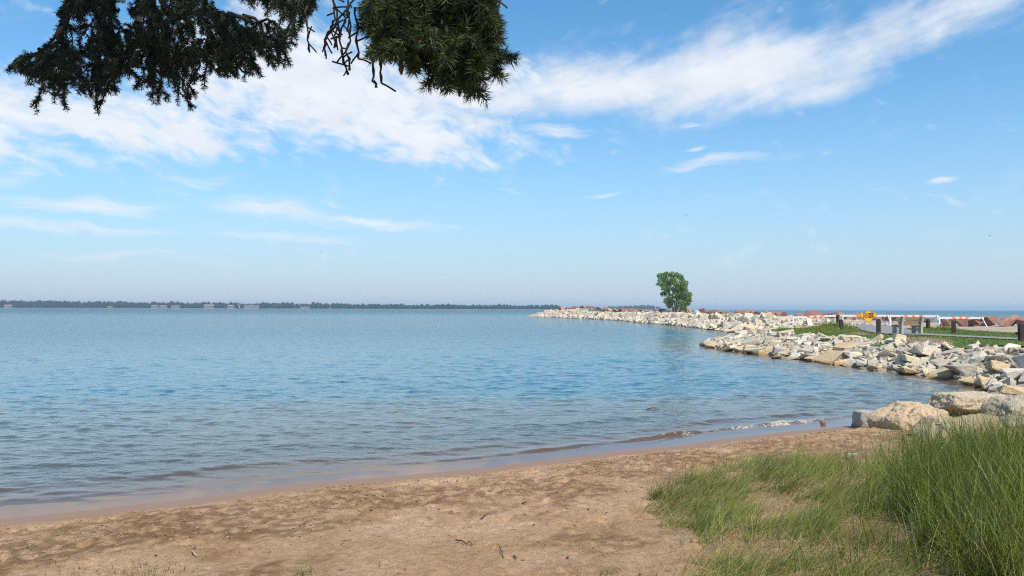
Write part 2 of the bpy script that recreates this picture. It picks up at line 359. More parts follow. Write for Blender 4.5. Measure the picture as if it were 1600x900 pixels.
# beach sand: churned by feet above the swash line
bx = np.arange(BX0, BX1, .04); by = np.arange(BY0, BY1, .04)
X, Y = np.meshgrid(bx, by); S = sdist(X, Y); Z = land_z(X, Y, S)
edge = .46 + .10 * fbm2(X, Y, 1.1, 3) + .10 * fbm2(X, Y, 5, 2)
churn = ss(0, .22, S - edge)
band = np.exp(-((S - 1.9) / 1.1) ** 2)
patch = ss(-.1, .3, fbm2(X, Y, .45, 3, z=3.1) + .55 * band)
Z = Z + churn * (.030 * fbm2(X, Y, 1.6, 3) + (.012 + .022 * patch) * fbm2(X, Y, 6.0, 4, .65) + (.006 + .016 * patch) * (.35 - np.abs(fbm2(X, Y, 4.2, 3, .6, 1.7))) + .016 * patch * np.abs(fbm2(X, Y, 13, 3)))
r2 = np.random.default_rng(21)
H, W = X.shape
for k in range(900):                          # footprints
    x0, y0 = r2.uniform(BX0 + .4, BX1 - .4), r2.uniform(BY0 + .4, BY1 - .4)
    i, j = int((y0 - BY0) / .04), int((x0 - BX0) / .04); q = 9
    if i < q or j < q or i >= H - q or j >= W - q or S[i, j] < .6: continue
    a = r2.uniform(0, math.pi); rl, rw = r2.uniform(.09, .16), r2.uniform(.045, .08); dp = r2.uniform(.012, .042) * (.6 + .6 * patch[i, j])
    sl = (slice(i - q, i + q + 1), slice(j - q, j + q + 1)); dx, dy = X[sl] - x0, Y[sl] - y0
    u, v = (dx * math.cos(a) + dy * math.sin(a)) / rl, (-dx * math.sin(a) + dy * math.cos(a)) / rw
    rr = np.sqrt(u * u + v * v); Z[sl] += -dp * np.exp(-rr ** 4) + dp * .45 * np.exp(-((rr - 1.35) / .3) ** 2)
# a dug hollow with its spoil heap near the grass
hp = hit(1140, 722); Z += -.10 * np.exp(-((X - hp[0]) / .30) ** 2 - ((Y - hp[1]) / .30) ** 2) + .10 * np.exp(-((X - hp[0] + .25) / .22) ** 2 - ((Y - hp[1] - .1) / .2) ** 2)
# small scarp line running in from the grass edge
damp = np.clip(1 - ss(.34, .54, S - .10 * fbm2(X, Y, 2, 3)), 0, 1)
damp2 = churn * ss(.02, .5, fbm2(X, Y, .8, 4, .6, 7.7) + .75 * band - .12 + .30 * ss(-.5, -3.2, X)) * ss(-.2, .25, fbm2(X, Y, 7, 3, .6, 2.2) + .1)
GRASS_POLY = np.array([hit(*q)[:2] for q in [(985, 800), (1010, 770), (1060, 742), (1180, 722), (1290, 708), (1380, 690), (1440, 672)]] + [(7.0, 13.0), (9.5, 13.0), (9.5, 3.0), (1.0, 3.0)] + [hit(*q)[:2] for q in [(1100, 895), (1050, 850)]])
def in_poly(x, y, P):
    ins = np.zeros(np.shape(x), bool)
    for k in range(len(P)):
        ax, ay = P[k]; bx_, by_ = P[(k + 1) % len(P)]; c = (ay > y) != (by_ > y)
        ins ^= c & (x < ax + (y - ay) * (bx_ - ax) / ((by_ - ay) or 1e-12))
    return ins
thatch = sum(in_poly(X + .8 * fbm2(X, Y, 1.2, 4) + ox, Y + .8 * fbm2(X, Y, 1.2, 4, z=5) + oy, GRASS_POLY).astype(float) for ox, oy in ((0, 0), (.25, .1), (-.25, -.1), (.1, -.25), (-.1, .25))) / 5
thatch = thatch * ss(-.35, .35, fbm2(X, Y, 3.5, 4, .6, 8.8))
me = mesh_np('beach', np.stack([X, Y, Z], -1).reshape(-1, 3), gridq(H, W), True)
attr(me, 'damp', damp.ravel()); attr(me, 'churned', damp2.ravel()); attr(me, 'thatch', thatch.ravel())
BEACH_Z = Z; BEACH_S = S
def bs(x, y):
    return BEACH_S[min(H - 1, max(0, int((y - BY0) / .04))), min(W - 1, max(0, int((x - BX0) / .04)))]
def bz(x, y):
    j = np.clip(((np.asarray(x) - BX0) / .04).astype(int), 0, W - 1); i = np.clip(((np.asarray(y) - BY0) / .04).astype(int), 0, H - 1); return BEACH_Z[i, j]
m, t, out = new_mat('sand'); p = pos(t)
A = lambda nm: node(t, 'ShaderNodeAttribute', attribute_name=nm).outputs['Fac']
n1 = noise(t, p, 1.3, 5, .6); n2 = noise(t, p, 14, 6, .7); n3 = noise(t, p, 160, 3, .7); n4 = noise(t, p, 45, 4, .6)
c = mixc(t, sstep(t, n1, .35, .68), (.50, .315, .175), (.63, .43, .27))
c = mixc(t, sstep(t, n2, .35, .7), mixc(t, 1.0, c, (.78, .75, .72), 'MULTIPLY'), mixc(t, 1.0, c, (1.08, 1.08, 1.08), 'MULTIPLY'))
c = mixc(t, mth(t, 'MULTIPLY', sstep(t, n3, .60, .72), .55), c, (.10, .065, .04))
c = mixc(t, mth(t, 'MULTIPLY', sstep(t, n4, .60, .70), .75), c, (.09, .06, .04))
c = mixc(t, mth(t, 'MULTIPLY', A('churned'), .85), c, mixc(t, 1.0, c, (.46, .41, .37), 'MULTIPLY'))
c = mixc(t, mth(t, 'MULTIPLY', A('thatch'), .5), c, (.26, .18, .10))
c = mixc(t, A('damp'), c, (.24, .150, .100))
b = node(t, 'ShaderNodeBsdfPrincipled', {'Base Color': c, 'Roughness': mth(t, 'MULTIPLY_ADD', A('damp'), -.38, .95), 'Specular IOR Level': mth(t, 'MULTIPLY_ADD', A('damp'), .12, .15)})
hb = mth(t, 'MULTIPLY', mth(t, 'ADD', noise(t, p, 26, 7, .78), mth(t, 'MULTIPLY', n3, .4)), mth(t, 'SUBTRACT', 1.0, mth(t, 'MULTIPLY', A('damp'), .97)))
bp = node(t, 'ShaderNodeBump', {'Height': hb, 'Strength': .9, 'Distance': .045}); t.links.new(bp.outputs[0], b.inputs['Normal'])
t.links.new(b.outputs[0], out.inputs[0])
link('beach', me, m, kind='structure')

# the lake: one sheet out to the horizon, real wavelets near by
rs = [6.0]
while rs[-1] < 300: rs.append(rs[-1] + max(.036, .0046 * rs[-1]))
while rs[-1] < 11000: rs.append(rs[-1] * 1.06)
rs = np.array(rs); th = np.linspace(R_(-52), R_(52), 600)
RR, TH = np.meshgrid(rs, th, indexing='ij')
X = RR * np.sin(TH); Y = RR * np.cos(TH) - .0
near = RR < 330
S = np.full(X.shape, -200.0); S[near] = sdist(X[near], Y[near]); Q = -S
sp = np.maximum(np.gradient(rs)[:, None] * np.ones_like(TH), RR * (th[1] - th[0]) * .55)
on_beach = (1 - ss(8.0, 9.5, X)) * (1 - ss(17.5, 20, Y))
calm = np.where(on_beach > .01, np.clip((Q - .28) / 1.2, .0, 1) * (.55 + .45 * ss(2, 9, Q)), np.clip(Q / .8, .25, 1)) * (1 - ss(180, 300, RR))
gust = np.clip(1 + .55 * fbm2(X, Y, .22, 3), .5, 1.6) * np.clip(1 + .35 * fbm2(X, Y, .035, 2, z=4), .7, 1.3)
Zw = np.zeros_like(X); DX = np.zeros_like(X); DY = np.zeros_like(X)
wr = np.random.default_rng(5)
NW = 110
lam = np.exp(wr.uniform(math.log(.16), math.log(1.7), NW))
dirs = R_(-96) + wr.normal(0, R_(34), NW)      # travelling towards the beach
for L_, d_, ph in zip(lam, dirs, wr.uniform(0, 6.28, NW)):
    k = 2 * math.pi / L_; ak = .0235 * (1.12 if L_ < .45 else .95 if L_ < .7 else .40); wgt = ss(1.9, 3.6, L_ / sp) * calm * gust
    msk = wgt > 1e-3
    arg = k * (X[msk] * math.cos(d_) + Y[msk] * math.sin(d_)) + ph; am = ak / k * wgt[msk]
    Zw[msk] += am * np.sin(arg); cs = am * np.cos(arg) * .9; DX[msk] += math.cos(d_) * cs; DY[msk] += math.sin(d_) * cs
# low swell rolling in along the shore, breaking on the right
wob = .16 * fbm2(X, Y, .35, 2)
env = (.05 + .95 * ss(-2.2, 4.2, X)) * (1 - ss(6.6, 7.6, X)) * np.clip(.75 + 1.5 * fbm2(X, Y * .3, .9, 3, z=9), .08, 1.4)
for q0, hh, wd_ in ((.74, .066, .15), (1.55, .042, .24), (3.0, .034, .42), (4.6, .024, .5)):
    e_ = env if q0 < 1 else (.55 + .45 * ss(-1, 4, X)) * np.clip(.7 + 1.3 * fbm2(X, Y, .4, 2, z=q0), .1, 1.5)
    dq = Q - (q0 + wob * (1 + .8 * q0)); w1 = np.where(dq < 0, wd_ * .5, wd_ * 1.3)
    Zw += hh * e_ * on_beach * np.exp(-(dq / w1) ** 2)
dq = Q - (.78 + wob * 1.62)
foam = on_beach * np.clip(env * 1.3, 0, 1) * (1 - ss(.02, .12, dq)) * ss(-.34, -.08, dq) * ss(1.0, 4.2, X) * np.clip(.72 + 1.5 * fbm2(X, Y, 2.2, 3, .6, 6.1), 0, 1)
foam += .55 * on_beach * np.exp(-((Q - .30 - wob) / .05) ** 2) * ss(.05, .5, fbm2(X, Y, 1.4, 2, z=1.3)) * ss(3, 5, X)
Zw = np.maximum(Zw, -.4)
Zw *= np.clip(Q / .45, 0, 1) ** .6 * (Q > 0)
depth = np.where(near, np.clip(-land_z(X, Y, np.where(near, S, -40)), 0, 6), 6)
me = mesh_np('lake_water', np.stack([X + DX, Y + DY, Zw], -1).reshape(-1, 3), gridq(*X.shape), True)
attr(me, 'depth', depth.ravel()); attr(me, 'foam', np.clip(foam, 0, 1).ravel())
m, t, out = new_mat('lake water'); p = pos(t)
dep = node(t, 'ShaderNodeAttribute', attribute_name='depth').outputs['Fac']; fm = node(t, 'ShaderNodeAttribute', attribute_name='foam').outputs['Fac']
dist = node(t, 'ShaderNodeVectorMath', {0: p}, operation='LENGTH').outputs['Value']
sh_ = sstep(t, dep, .03, .30)
b1 = noise(t, vscale(t, p, (.7, 1.0, 1)), 7.0, 3, .55, .2)
b2 = noise(t, vscale(t, p, (.55, 1.0, 1)), 4.4, 4, .6, .3)
b3 = noise(t, vscale(t, p, (.4, 1.0, 1)), .45, 5, .6, .2)
far1 = sstep(t, dist, 18, 90); far2 = sstep(t, dist, 110, 500)
h = mth(t, 'ADD', mth(t, 'MULTIPLY', b1, .022), mth(t, 'MULTIPLY', b2, mth(t, 'MULTIPLY_ADD', far1, .055, .016)))
h = mth(t, 'ADD', h, mth(t, 'MULTIPLY', b3, mth(t, 'MULTIPLY', far2, .85)))
h = mth(t, 'MULTIPLY', h, sh_)
bp = node(t, 'ShaderNodeBump', {'Height': h, 'Strength': 1.0, 'Distance': 1.0})
fr = node(t, 'ShaderNodeFresnel', {'IOR': 1.33, 'Normal': bp.outputs[0]}).outputs[0]
fr = mth(t, 'MULTIPLY', fr, mth(t, 'MULTIPLY_ADD', sstep(t, dist, 60, 900), -.38, 1.0))      # wave faces hide one another far out
gl = node(t, 'ShaderNodeBsdfGlossy', {'Color': (1, 1, 1, 1), 'Roughness': mth(t, 'MULTIPLY_ADD', far1, .05, .03), 'Normal': bp.outputs[0]})
tr = node(t, 'ShaderNodeBsdfTransparent', {'Color': (.88, .82, .70, 1)})
deepc = mixc(t, sstep(t, dep, .4, 2.6), mixc(t, sstep(t, dep, .05, .34), (.19, .135, .080), (.085, .10, .085)), (.016, .105, .145))      # stirred-up sand in the shallows
df = node(t, 'ShaderNodeBsdfDiffuse', {'Color': deepc})
opq = mth(t, 'SUBTRACT', 1.0, mth(t, 'POWER', 2.718, mth(t, 'MULTIPLY', dep, -3.6)))
body = node(t, 'ShaderNodeMixShader', {0: opq, 1: tr.outputs[0], 2: df.outputs[0]})
sur = node(t, 'ShaderNodeMixShader', {0: fr, 1: body.outputs[0], 2: gl.outputs[0]})
fn = noise(t, p, 22, 5, .7)
ff = mth(t, 'MULTIPLY', sstep(t, mth(t, 'ADD', fm, mth(t, 'MULTIPLY', mth(t, 'SUBTRACT', fn, .5), 3.2)), .48, 1.0), .6)
fo = node(t, 'ShaderNodeBsdfDiffuse', {'Color': (.62, .55, .48, 1)})
fin = node(t, 'ShaderNodeMixShader', {0: ff, 1: sur.outputs[0], 2: fo.outputs[0]})
t.links.new(fin.outputs[0], out.inputs[0])
link('lake_water', me, m, kind='structure')

# path, lawn sheets on the level ground behind the rocks
def sheet(name, P2, mat, lift, jitter=.12, step=.5, seed=1):
    P = np.array(P2, float); rr = np.random.default_rng(seed); o = []
    for k in range(len(P)):
        a, b_ = P[k], P[(k + 1) % len(P)]; n = max(1, int(np.linalg.norm(b_ - a) / step))
        for q in range(n): o.append(a + (b_ - a) * q / n + rr.normal(0, jitter, 2))
    bm = bmesh.new(); vs = [bm.verts.new((x, y, 0)) for x, y in o]; f = bm.faces.new(vs)
    bmesh.ops.triangulate(bm, faces=[f])
    for _ in range(3): bmesh.ops.subdivide_edges(bm, edges=[e for e in bm.edges if e.calc_length() > 1.0], cuts=1, use_grid_fill=False); bmesh.ops.triangulate(bm, faces=bm.faces[:])
    co = np.array([v.co[:] for v in bm.verts]); z = land_z(co[:, 0], co[:, 1])
    for v, q in zip(bm.verts, z): v.co.z = q + lift
    bmesh.ops.recalc_face_normals(bm, faces=bm.faces[:])
    if sum(f.normal.z for f in bm.faces) < 0: bmesh.ops.reverse_faces(bm, faces=bm.faces[:])
    me = bpy.data.meshes.new(name); bm.to_mesh(me); bm.free()
    return link(name, me, mat, kind='structure')
zp = .95
G = lambda L: [tuple(atz(a, b_, zp)[:2]) for a, b_ in L]
path_poly = G([(1333, 508.5), (1384, 509), (1412, 514.5), (1446, 522.5), (1500, 525.5), (1560, 528.5), (1640, 532.5), (1640, 536.5), (1592, 533), (1530, 529.5), (1470, 526.5), (1440, 525), (1395, 524), (1365, 521.5), (1345, 516.5)])
lawn_right = G([(1412, 514.2), (1450, 511.5), (1487, 515.5), (1525, 518), (1562, 520), (1640, 523), (1640, 532.2), (1560, 528.2), (1500, 525.2), (1448, 522.3)])
lawn_left = G([(1186, 511), (1200, 509.5), (1240, 513), (1290, 512), (1310, 510), (1326, 513), (1345, 517), (1365, 522), (1395, 524.6), (1440, 525.6), (1470, 527.2), (1530, 530.3), (1592, 533.8), (1640, 537.2), (1640, 545), (1560, 541), (1480, 540), (1380, 534), (1280, 527), (1235, 521)])
lawn_m = None
m, t, out = new_mat('lawn turf'); p = pos(t)
n1 = noise(t, p, .8, 5, .6); n2 = noise(t, p, 9, 5, .7)
c = mixc(t, sstep(t, n1, .35, .65), (.055, .115, .022), (.090, .150, .032))
c = mixc(t, sstep(t, n2, .45, .7), c, mixc(t, 1.0, c, (.55, .6, .5), 'MULTIPLY'))
zy = noise(t, p, .55, 4, .6, .3)
c = mixc(t, sstep(t, zy, .60, .68), c, (.25, .18, .11))
b = node(t, 'ShaderNodeBsdfPrincipled', {'Base Color': c, 'Roughness': .9, 'Specular IOR Level': .15})
bp = node(t, 'ShaderNodeBump', {'Height': n2, 'Strength': .8, 'Distance': .05}); t.links.new(bp.outputs[0], b.inputs['Normal'])
t.links.new(b.outputs[0], out.inputs[0]); M_lawn = m
sheet('lawn', lawn_right, M_lawn, .045, seed=2); sheet('lawn', lawn_left, M_lawn, .045, seed=3)
soil = simple('bare soil', (.24, .165, .11), .95, .35, 5, .4)
sheet('soil_patch', G([(1398, 528), (1440, 528.5), (1482, 532), (1500, 537), (1470, 540), (1420, 536)]), soil, .056, .15, .4, 5)
sheet('soil_patch', G([(1330, 519), (1352, 522), (1368, 525), (1350, 526), (1330, 523)]), soil, .056, .12, .4, 6)
sheet('footpath', path_poly, M_asph, .066, .02, .5, 4)
# green cover on the far tip
tip_poly = [(14.5, 196), (24, 188), (27.5, 190), (26, 205), (22, 212), (13.5, 208)]
sheet('turf', tip_poly, M_lawn, .10, .4, 1.5, 8)

#===PART2===
# ------------------------------------------------------------------ rocks
def hull_rock(seed, dims, n=14, bevel=.05, sharp=.75, cuts=0):
    r = random.Random(seed); bm = bmesh.new()
    for sx in (-1, 1):
        for sy in (-1, 1):
            for sz in (-1, 1):
                if r.random() < sharp:
                    bm.verts.new((sx * r.uniform(.62, 1), sy * r.uniform(.62, 1), sz * r.uniform(.6, 1)))
    for _ in range(n - 6):
        v = Vector((r.uniform(-1, 1), r.uniform(-1, 1), r.uniform(-1, 1))); q = max(abs(v.x), abs(v.y), abs(v.z)); v = v / q * r.uniform(.8, 1)
        bm.verts.new(v)
    res = bmesh.ops.convex_hull(bm, input=bm.verts[:])
    junk = [g for g in res['geom_interior'] + res['geom_unused'] if isinstance(g, bmesh.types.BMVert)]
    if junk: bmesh.ops.delete(bm, geom=list(set(junk)), context='VERTS')
    bmesh.ops.dissolve_limit(bm, angle_limit=R_(16), verts=bm.verts[:], edges=bm.edges[:])
    if bevel: bmesh.ops.bevel(bm, geom=bm.edges[:], offset=bevel, segments=1, affect='EDGES', clamp_overlap=True)
    for v in bm.verts:
        v.co = Vector((v.co.x * dims[0] / 2, v.co.y * dims[1] / 2, v.co.z * dims[2] / 2))
    bmesh.ops.recalc_face_normals(bm, faces=bm.faces[:])
    me = bpy.data.meshes.new('rock'); bm.to_mesh(me); bm.free(); return me
SHAPES = {'slab': (1.0, .72, .30), 'block': (1.0, .52, .36), 'chunk': (1.0, .82, .66), 'wedge': (1.0, .70, .52)}
PROTO = {k: [hull_rock(100 * a + b_, SHAPES[k], 11 if k != 'wedge' else 9, .07 if k != 'block' else .05, .95 if k == 'block' else (.55 if k == 'wedge' else .75)) for b_ in range(8)] for a, k in enumerate(SHAPES)}
for k in PROTO:
    for me in PROTO[k]: me.materials.append(M_rock)
CNAME = ['pale cream', 'pale grey', 'creamy yellow', 'grey', 'white', 'tan']
BED = {'m': MB()}
ROCKS = []                                     # individual limestone rocks (object, tint index, shape word, size in photo px)
rr = np.random.default_rng(77)
def rough_normal(x, y, e=.5):
    a = land_z(np.array([x + e, x - e, x, x]), np.array([y, y, y + e, y - e])); n = Vector((-(a[0] - a[1]) / (2 * e), -(a[2] - a[3]) / (2 * e), 1)); return n.normalized()
def place(P, L, shape, tint, yaw=None, tilt=.35, squash=1.0, sink=.25, up=0.0, roll=None):
    me = PROTO[shape][rr.integers(8)]; o = bpy.data.objects.new('limestone_rock', me); COL.objects.link(o)
    n = rough_normal(P[0], P[1]); ax = Vector((n.x + rr.normal(0, tilt), n.y + rr.normal(0, tilt), n.z)).normalized()
    q = ax.to_track_quat('Z', 'Y'); yaw = rr.uniform(0, 6.28) if yaw is None else yaw
    rot = (q.to_matrix().to_4x4() @ Matrix.Rotation(yaw, 4, 'Z')) if roll is None else (Matrix.Rotation(yaw, 4, 'Z') @ Matrix.Rotation(roll, 4, 'Y') @ Matrix.Rotation(rr.normal(0, .15), 4, 'X'))
    s = Vector((L, L * rr.uniform(.85, 1.15), L * squash * rr.uniform(.6, .95)))
    hgt = SHAPES[shape][2] * s.z
    o.matrix_world = Matrix.Translation((P[0], P[1], P[2] + hgt * (.5 - sink) + up)) @ rot @ Matrix.Diagonal(s).to_4x4()
    c = np.array(LIMES[tint]) * rr.uniform(.92, 1.08); o.color = (*c, 1)
    ROCKS.append([o, tint, shape, L * FPX / max(P[1], 1)]); return o
# the rocks one can point to, from the tip of the point round to the beach
KEY = [(1295, 529, 32, 'slab', 0, 0), (1345, 532, 17, 'chunk', 4, .3), (1357.5, 529, 8, 'chunk', 1, 0), (1377, 532, 15, 'slab', 3, 0), (1392, 533, 14, 'chunk', 0, .3), (1409, 535, 18, 'wedge', 4, .2),
       (1458, 538, 13, 'chunk', 1, 0), (1481, 540, 20, 'block', 2, -.55), (1452, 551, 50, 'block', 0, -.24), (1431, 563, 46, 'block', 2, -.22), (1500, 546, 26, 'slab', 1, 0), (1542, 540, 22, 'slab', 3, -.2),
       (1575, 547, 32, 'chunk', 4, 0), (1567, 562, 36, 'wedge', 1, -.5), (1572, 581, 46, 'chunk', 5, -.4), (1540, 551, 24, 'slab', 0, 0), (1363, 543, 28, 'slab', 4, .1), (1338, 554, 36, 'slab', 0, -.05),
       (1309, 555, 30, 'slab', 1, .1), (1386, 556, 26, 'wedge', 4, -.4), (1405, 547, 17, 'wedge', 1, 0), (1371, 576, 27, 'wedge', 5, 0), (1352, 568, 27, 'block', 3, -.2), (1384, 568, 22, 'slab', 3, 0),
       (1422, 581, 40, 'slab', 5, .05), (1451, 583, 21, 'chunk', 2, 0), (1499, 587, 42, 'chunk', 3, .1), (1533, 586, 25, 'wedge', 2, -.3), (1541, 600, 26, 'chunk', 5, -.2), (1520, 597, 36, 'slab', 5, .15),
       (1562, 597, 13, 'chunk', 1, 0), (1519, 573, 30, 'slab', 1, .02), (1468, 569, 34, 'wedge', 3, .1), (1490, 576, 20, 'chunk', 5, .2), (1545, 577, 22, 'block', 0, .3),
       (1222, 548, 31, 'block', 1, 0), (1238, 538, 26, 'block', 3, .1), (1265, 558, 28, 'wedge', 0, -.3), (1250, 535, 20, 'chunk', 4, .2), (1231, 553, 20, 'slab', 2, 0), (1290, 559, 26, 'slab', 0, 0),
       (1176, 541, 24, 'slab', 2, -.1), (1140, 540, 18, 'chunk', 2, .2), (1212, 557, 20, 'slab', 5, 0), (1286, 541, 20, 'chunk', 4, 0)]
TAKEN = []
for px, py, wpx, shp, tint, roll in KEY:
    P = hit(px, py + 3); L = wpx * P[1] / FPX * 1.12
    yaw = rr.normal(0, .35)
    place(P, L, shp, tint, yaw=yaw, roll=-roll if roll else rr.normal(0, .12), sink=.22); TAKEN.append((P[0], P[1], L * .42))
# beach-end rocks: bigger slabs where the bank meets the sand
for px, py, wpx, shp, tint, roll in [(1590, 592, 50, 'chunk', 4, .1), (1563, 606, 36, 'slab', 1, 0), (1590, 613, 52, 'slab', 5, -.1), (1625, 590, 50, 'chunk', 1, 0), (1640, 612, 50, 'slab', 0, 0), (1606, 575, 40, 'chunk', 2, .2)]:
    d = (1.0 - .2) ; P = hit(px, py + 4); L = wpx * P[1] / FPX * 1.15
    place(P, L, shp, tint, yaw=rr.normal(0, .4), roll=-roll if roll else rr.normal(0, .1), sink=.15); TAKEN.append((P[0], P[1], L * .42))
# fill along the bank
i0 = 17
near_line = SH[2 + i0: 2 + 29 + 3]
seg = np.linalg.norm(np.diff(near_line, axis=0), axis=1); cum = np.concatenate([[0], np.cumsum(seg)])
def along(tq, sq):
    k = min(np.searchsorted(cum, tq, 'right') - 1, len(seg) - 1); u = (near_line[k + 1] - near_line[k]) / seg[k]
    p0 = near_line[k] + u * (tq - cum[k]); nrm = np.array([u[1], -u[0]]); return p0 + nrm * sq
cand = []
tries = 0
while tries < 9000 and len(ROCKS) < 292:
    tries += 1
    tq, sq = rr.uniform(0, cum[-1]), rr.uniform(-.15, 3.0)
    x, y = along(tq, sq); s0 = float(sdist(np.array([x]), np.array([y]))[0])
    if s0 < -.15 or s0 > 3.05: continue
    L = float(np.clip(rr.lognormal(math.log(.74), .46), .36, 1.75)) * (1.0 if tries < 2500 else .75)
    if y > 38: L = min(L, 1.2)
    R0 = L * .40
    if any((x - a) ** 2 + (y - b_) ** 2 < ((R0 + c_) * .76) ** 2 for a, b_, c_ in TAKEN): continue
    z = lz(x, y); shp = rr.choice(['slab', 'block', 'chunk', 'wedge'], p=[.56, .16, .18, .10])
    tint = int(rr.choice(6, p=[.32, .14, .19, .07, .18, .10])) if s0 > .5 else int(rr.choice(6, p=[.14, .16, .18, .12, .05, .35]))
    place((x, y, z), L, shp, tint, tilt=.2, sink=.2, up=.02); TAKEN.append((x, y, R0))
# smaller stones wedged underneath, and the whole bank farther out: too many to count, joined
PR = [(np.array([v.co[:] for v in me.vertices]), [list(p_.vertices) for p_ in me.polygons]) for me in (hull_rock(900 + q, SHAPES[['slab', 'chunk', 'wedge', 'block'][q % 4]], 9, 0) for q in range(12))]
def tri_proto(q):
    V, Fp = PR[q]; T = []
    for f in Fp:
        for k in range(1, len(f) - 1): T.append([f[0], f[k], f[k + 1]])
    return V, np.array(T)
PT = [tri_proto(q) for q in range(12)]
def scatter(mb, x, y, z, L, tilt=.35):
    V, T = PT[rr.integers(12)]; a = rr.uniform(0, 6.28); ca, sa = math.cos(a), math.sin(a)
    M = np.array([[ca, -sa, 0], [sa, ca, 0], [0, 0, 1]]); tx, ty = rr.normal(0, tilt, 2)
    Rx = np.array([[1, 0, 0], [0, math.cos(tx), -math.sin(tx)], [0, math.sin(tx), math.cos(tx)]]); Ry = np.array([[math.cos(ty), 0, math.sin(ty)], [0, 1, 0], [-math.sin(ty), 0, math.cos(ty)]])
    mb.add((V * L * rr.uniform(.8, 1.2, 3)) @ (Rx @ Ry @ M).T + (x, y, z), T=T)
mb = MB()
for _ in range(2600):
    tq, sq = rr.uniform(-1, cum[-1]), rr.uniform(.1, 3.0); x, y = along(max(tq, 0), sq); z = lz(x, y); L = rr.uniform(.18, .52)
    if z > -.25: scatter(mb, x, y, z + .03, L)
mb.build('rubble', rock_mat('limestone rubble', False, [tuple(np.array(c_) * .92) for c_ in LIMES]), kind='stuff')
mb = MB()
far_line = SH[2 + 29 + 2: 2 + 29 + 12]
fseg = np.linalg.norm(np.diff(far_line, axis=0), axis=1); fcum = np.concatenate([[0], np.cumsum(fseg)])
n_far = 0
while n_far < 3800:
    tq = rr.uniform(0, fcum[-1]); k = min(np.searchsorted(fcum, tq, 'right') - 1, len(fseg) - 1); u = (far_line[k + 1] - far_line[k]) / fseg[k]
    sq = rr.uniform(-.3, 4.6) if rr.random() < .8 else rr.uniform(4, 9); x, y = far_line[k] + u * (tq - fcum[k]) + np.array([u[1], -u[0]]) * sq
    s0 = float(sdist(np.array([x]), np.array([y]))[0])
    if s0 < -.3: continue
    scatter(mb, x, y, lz(x, y) + .08, float(np.clip(rr.lognormal(math.log(.85), .35), .4, 1.7)) * (1 if sq < 4.7 else .55), .3); n_far += 1
for _ in range(900):                           # loose stone on the level behind the grass
    px, py = rr.uniform(1090, 1420), rr.uniform(496, 511); P = atz(px, py, .97)
    if sdist(P[0:1], P[1:2])[0] > 3: scatter(mb, P[0], P[1], lz(P[0], P[1]) + .03, rr.uniform(.15, .5) * (1.5 if px < 1230 else .8), .25)
mb.build('riprap', M_rock_mix, kind='stuff')

# ------------------------------------------------------------------ labels for repeated rocks
ORD = 'first second third fourth fifth sixth seventh eighth ninth tenth eleventh twelfth thirteenth fourteenth fifteenth sixteenth'.split()
NUM = 'zero one two three four five six seven eight nine ten eleven twelve thirteen fourteen fifteen sixteen'.split()
def label_all(items, group, cat):
    """items: (object, label text, photo x). Same texts are told apart by their order from the left."""
    by = {}
    for o, txt, x in items: by.setdefault(txt, []).append((x, o))
    for txt, L in by.items():
        L.sort(key=lambda q: q[0])
        for k, (x, o) in enumerate(L):
            if len(L) == 1: o['label'] = txt
            elif len(L) == 2: o['label'] = txt + (', left one of two' if k == 0 else ', right one of two')
            else: o['label'] = txt + ', ' + ORD[min(k, 15)] + ' from left of ' + NUM[min(len(L), 16)]
            o['category'] = cat; o['group'] = group
bpy.context.view_layer.update()
items = []
for o, tint, shp, wpx in ROCKS:
    p = o.matrix_world.translation; x, y = proj(p); s0 = float(sdist(np.array([p.x]), np.array([p.y]))[0])
    size = 'small' if wpx < 17 else ('large' if wpx > 30 else 'mid-sized')
    row = 'at the waterline' if s0 < .6 else ('low on bank' if s0 < 1.7 else ('high on bank' if s0 < 2.9 else 'along bank top'))
    zone = ('near the point tip' if x < 1150 else 'left of grass mound' if x < 1225 else 'below grass mound' if x < 1310 else 'below the mound posts' if x < 1340 else
            'below the amber sign' if x < 1372 else 'between sign and bench' if x < 1395 else 'below the bench' if x < 1452 else 'below the lawn post' if x < 1525 else 'below the stubby end post')
    zone = zone
    items.append((o, f"{size} {CNAME[tint]} {shp} {row} {zone}", x))
label_all(items, 'limestone rocks banked along the point', 'rock')

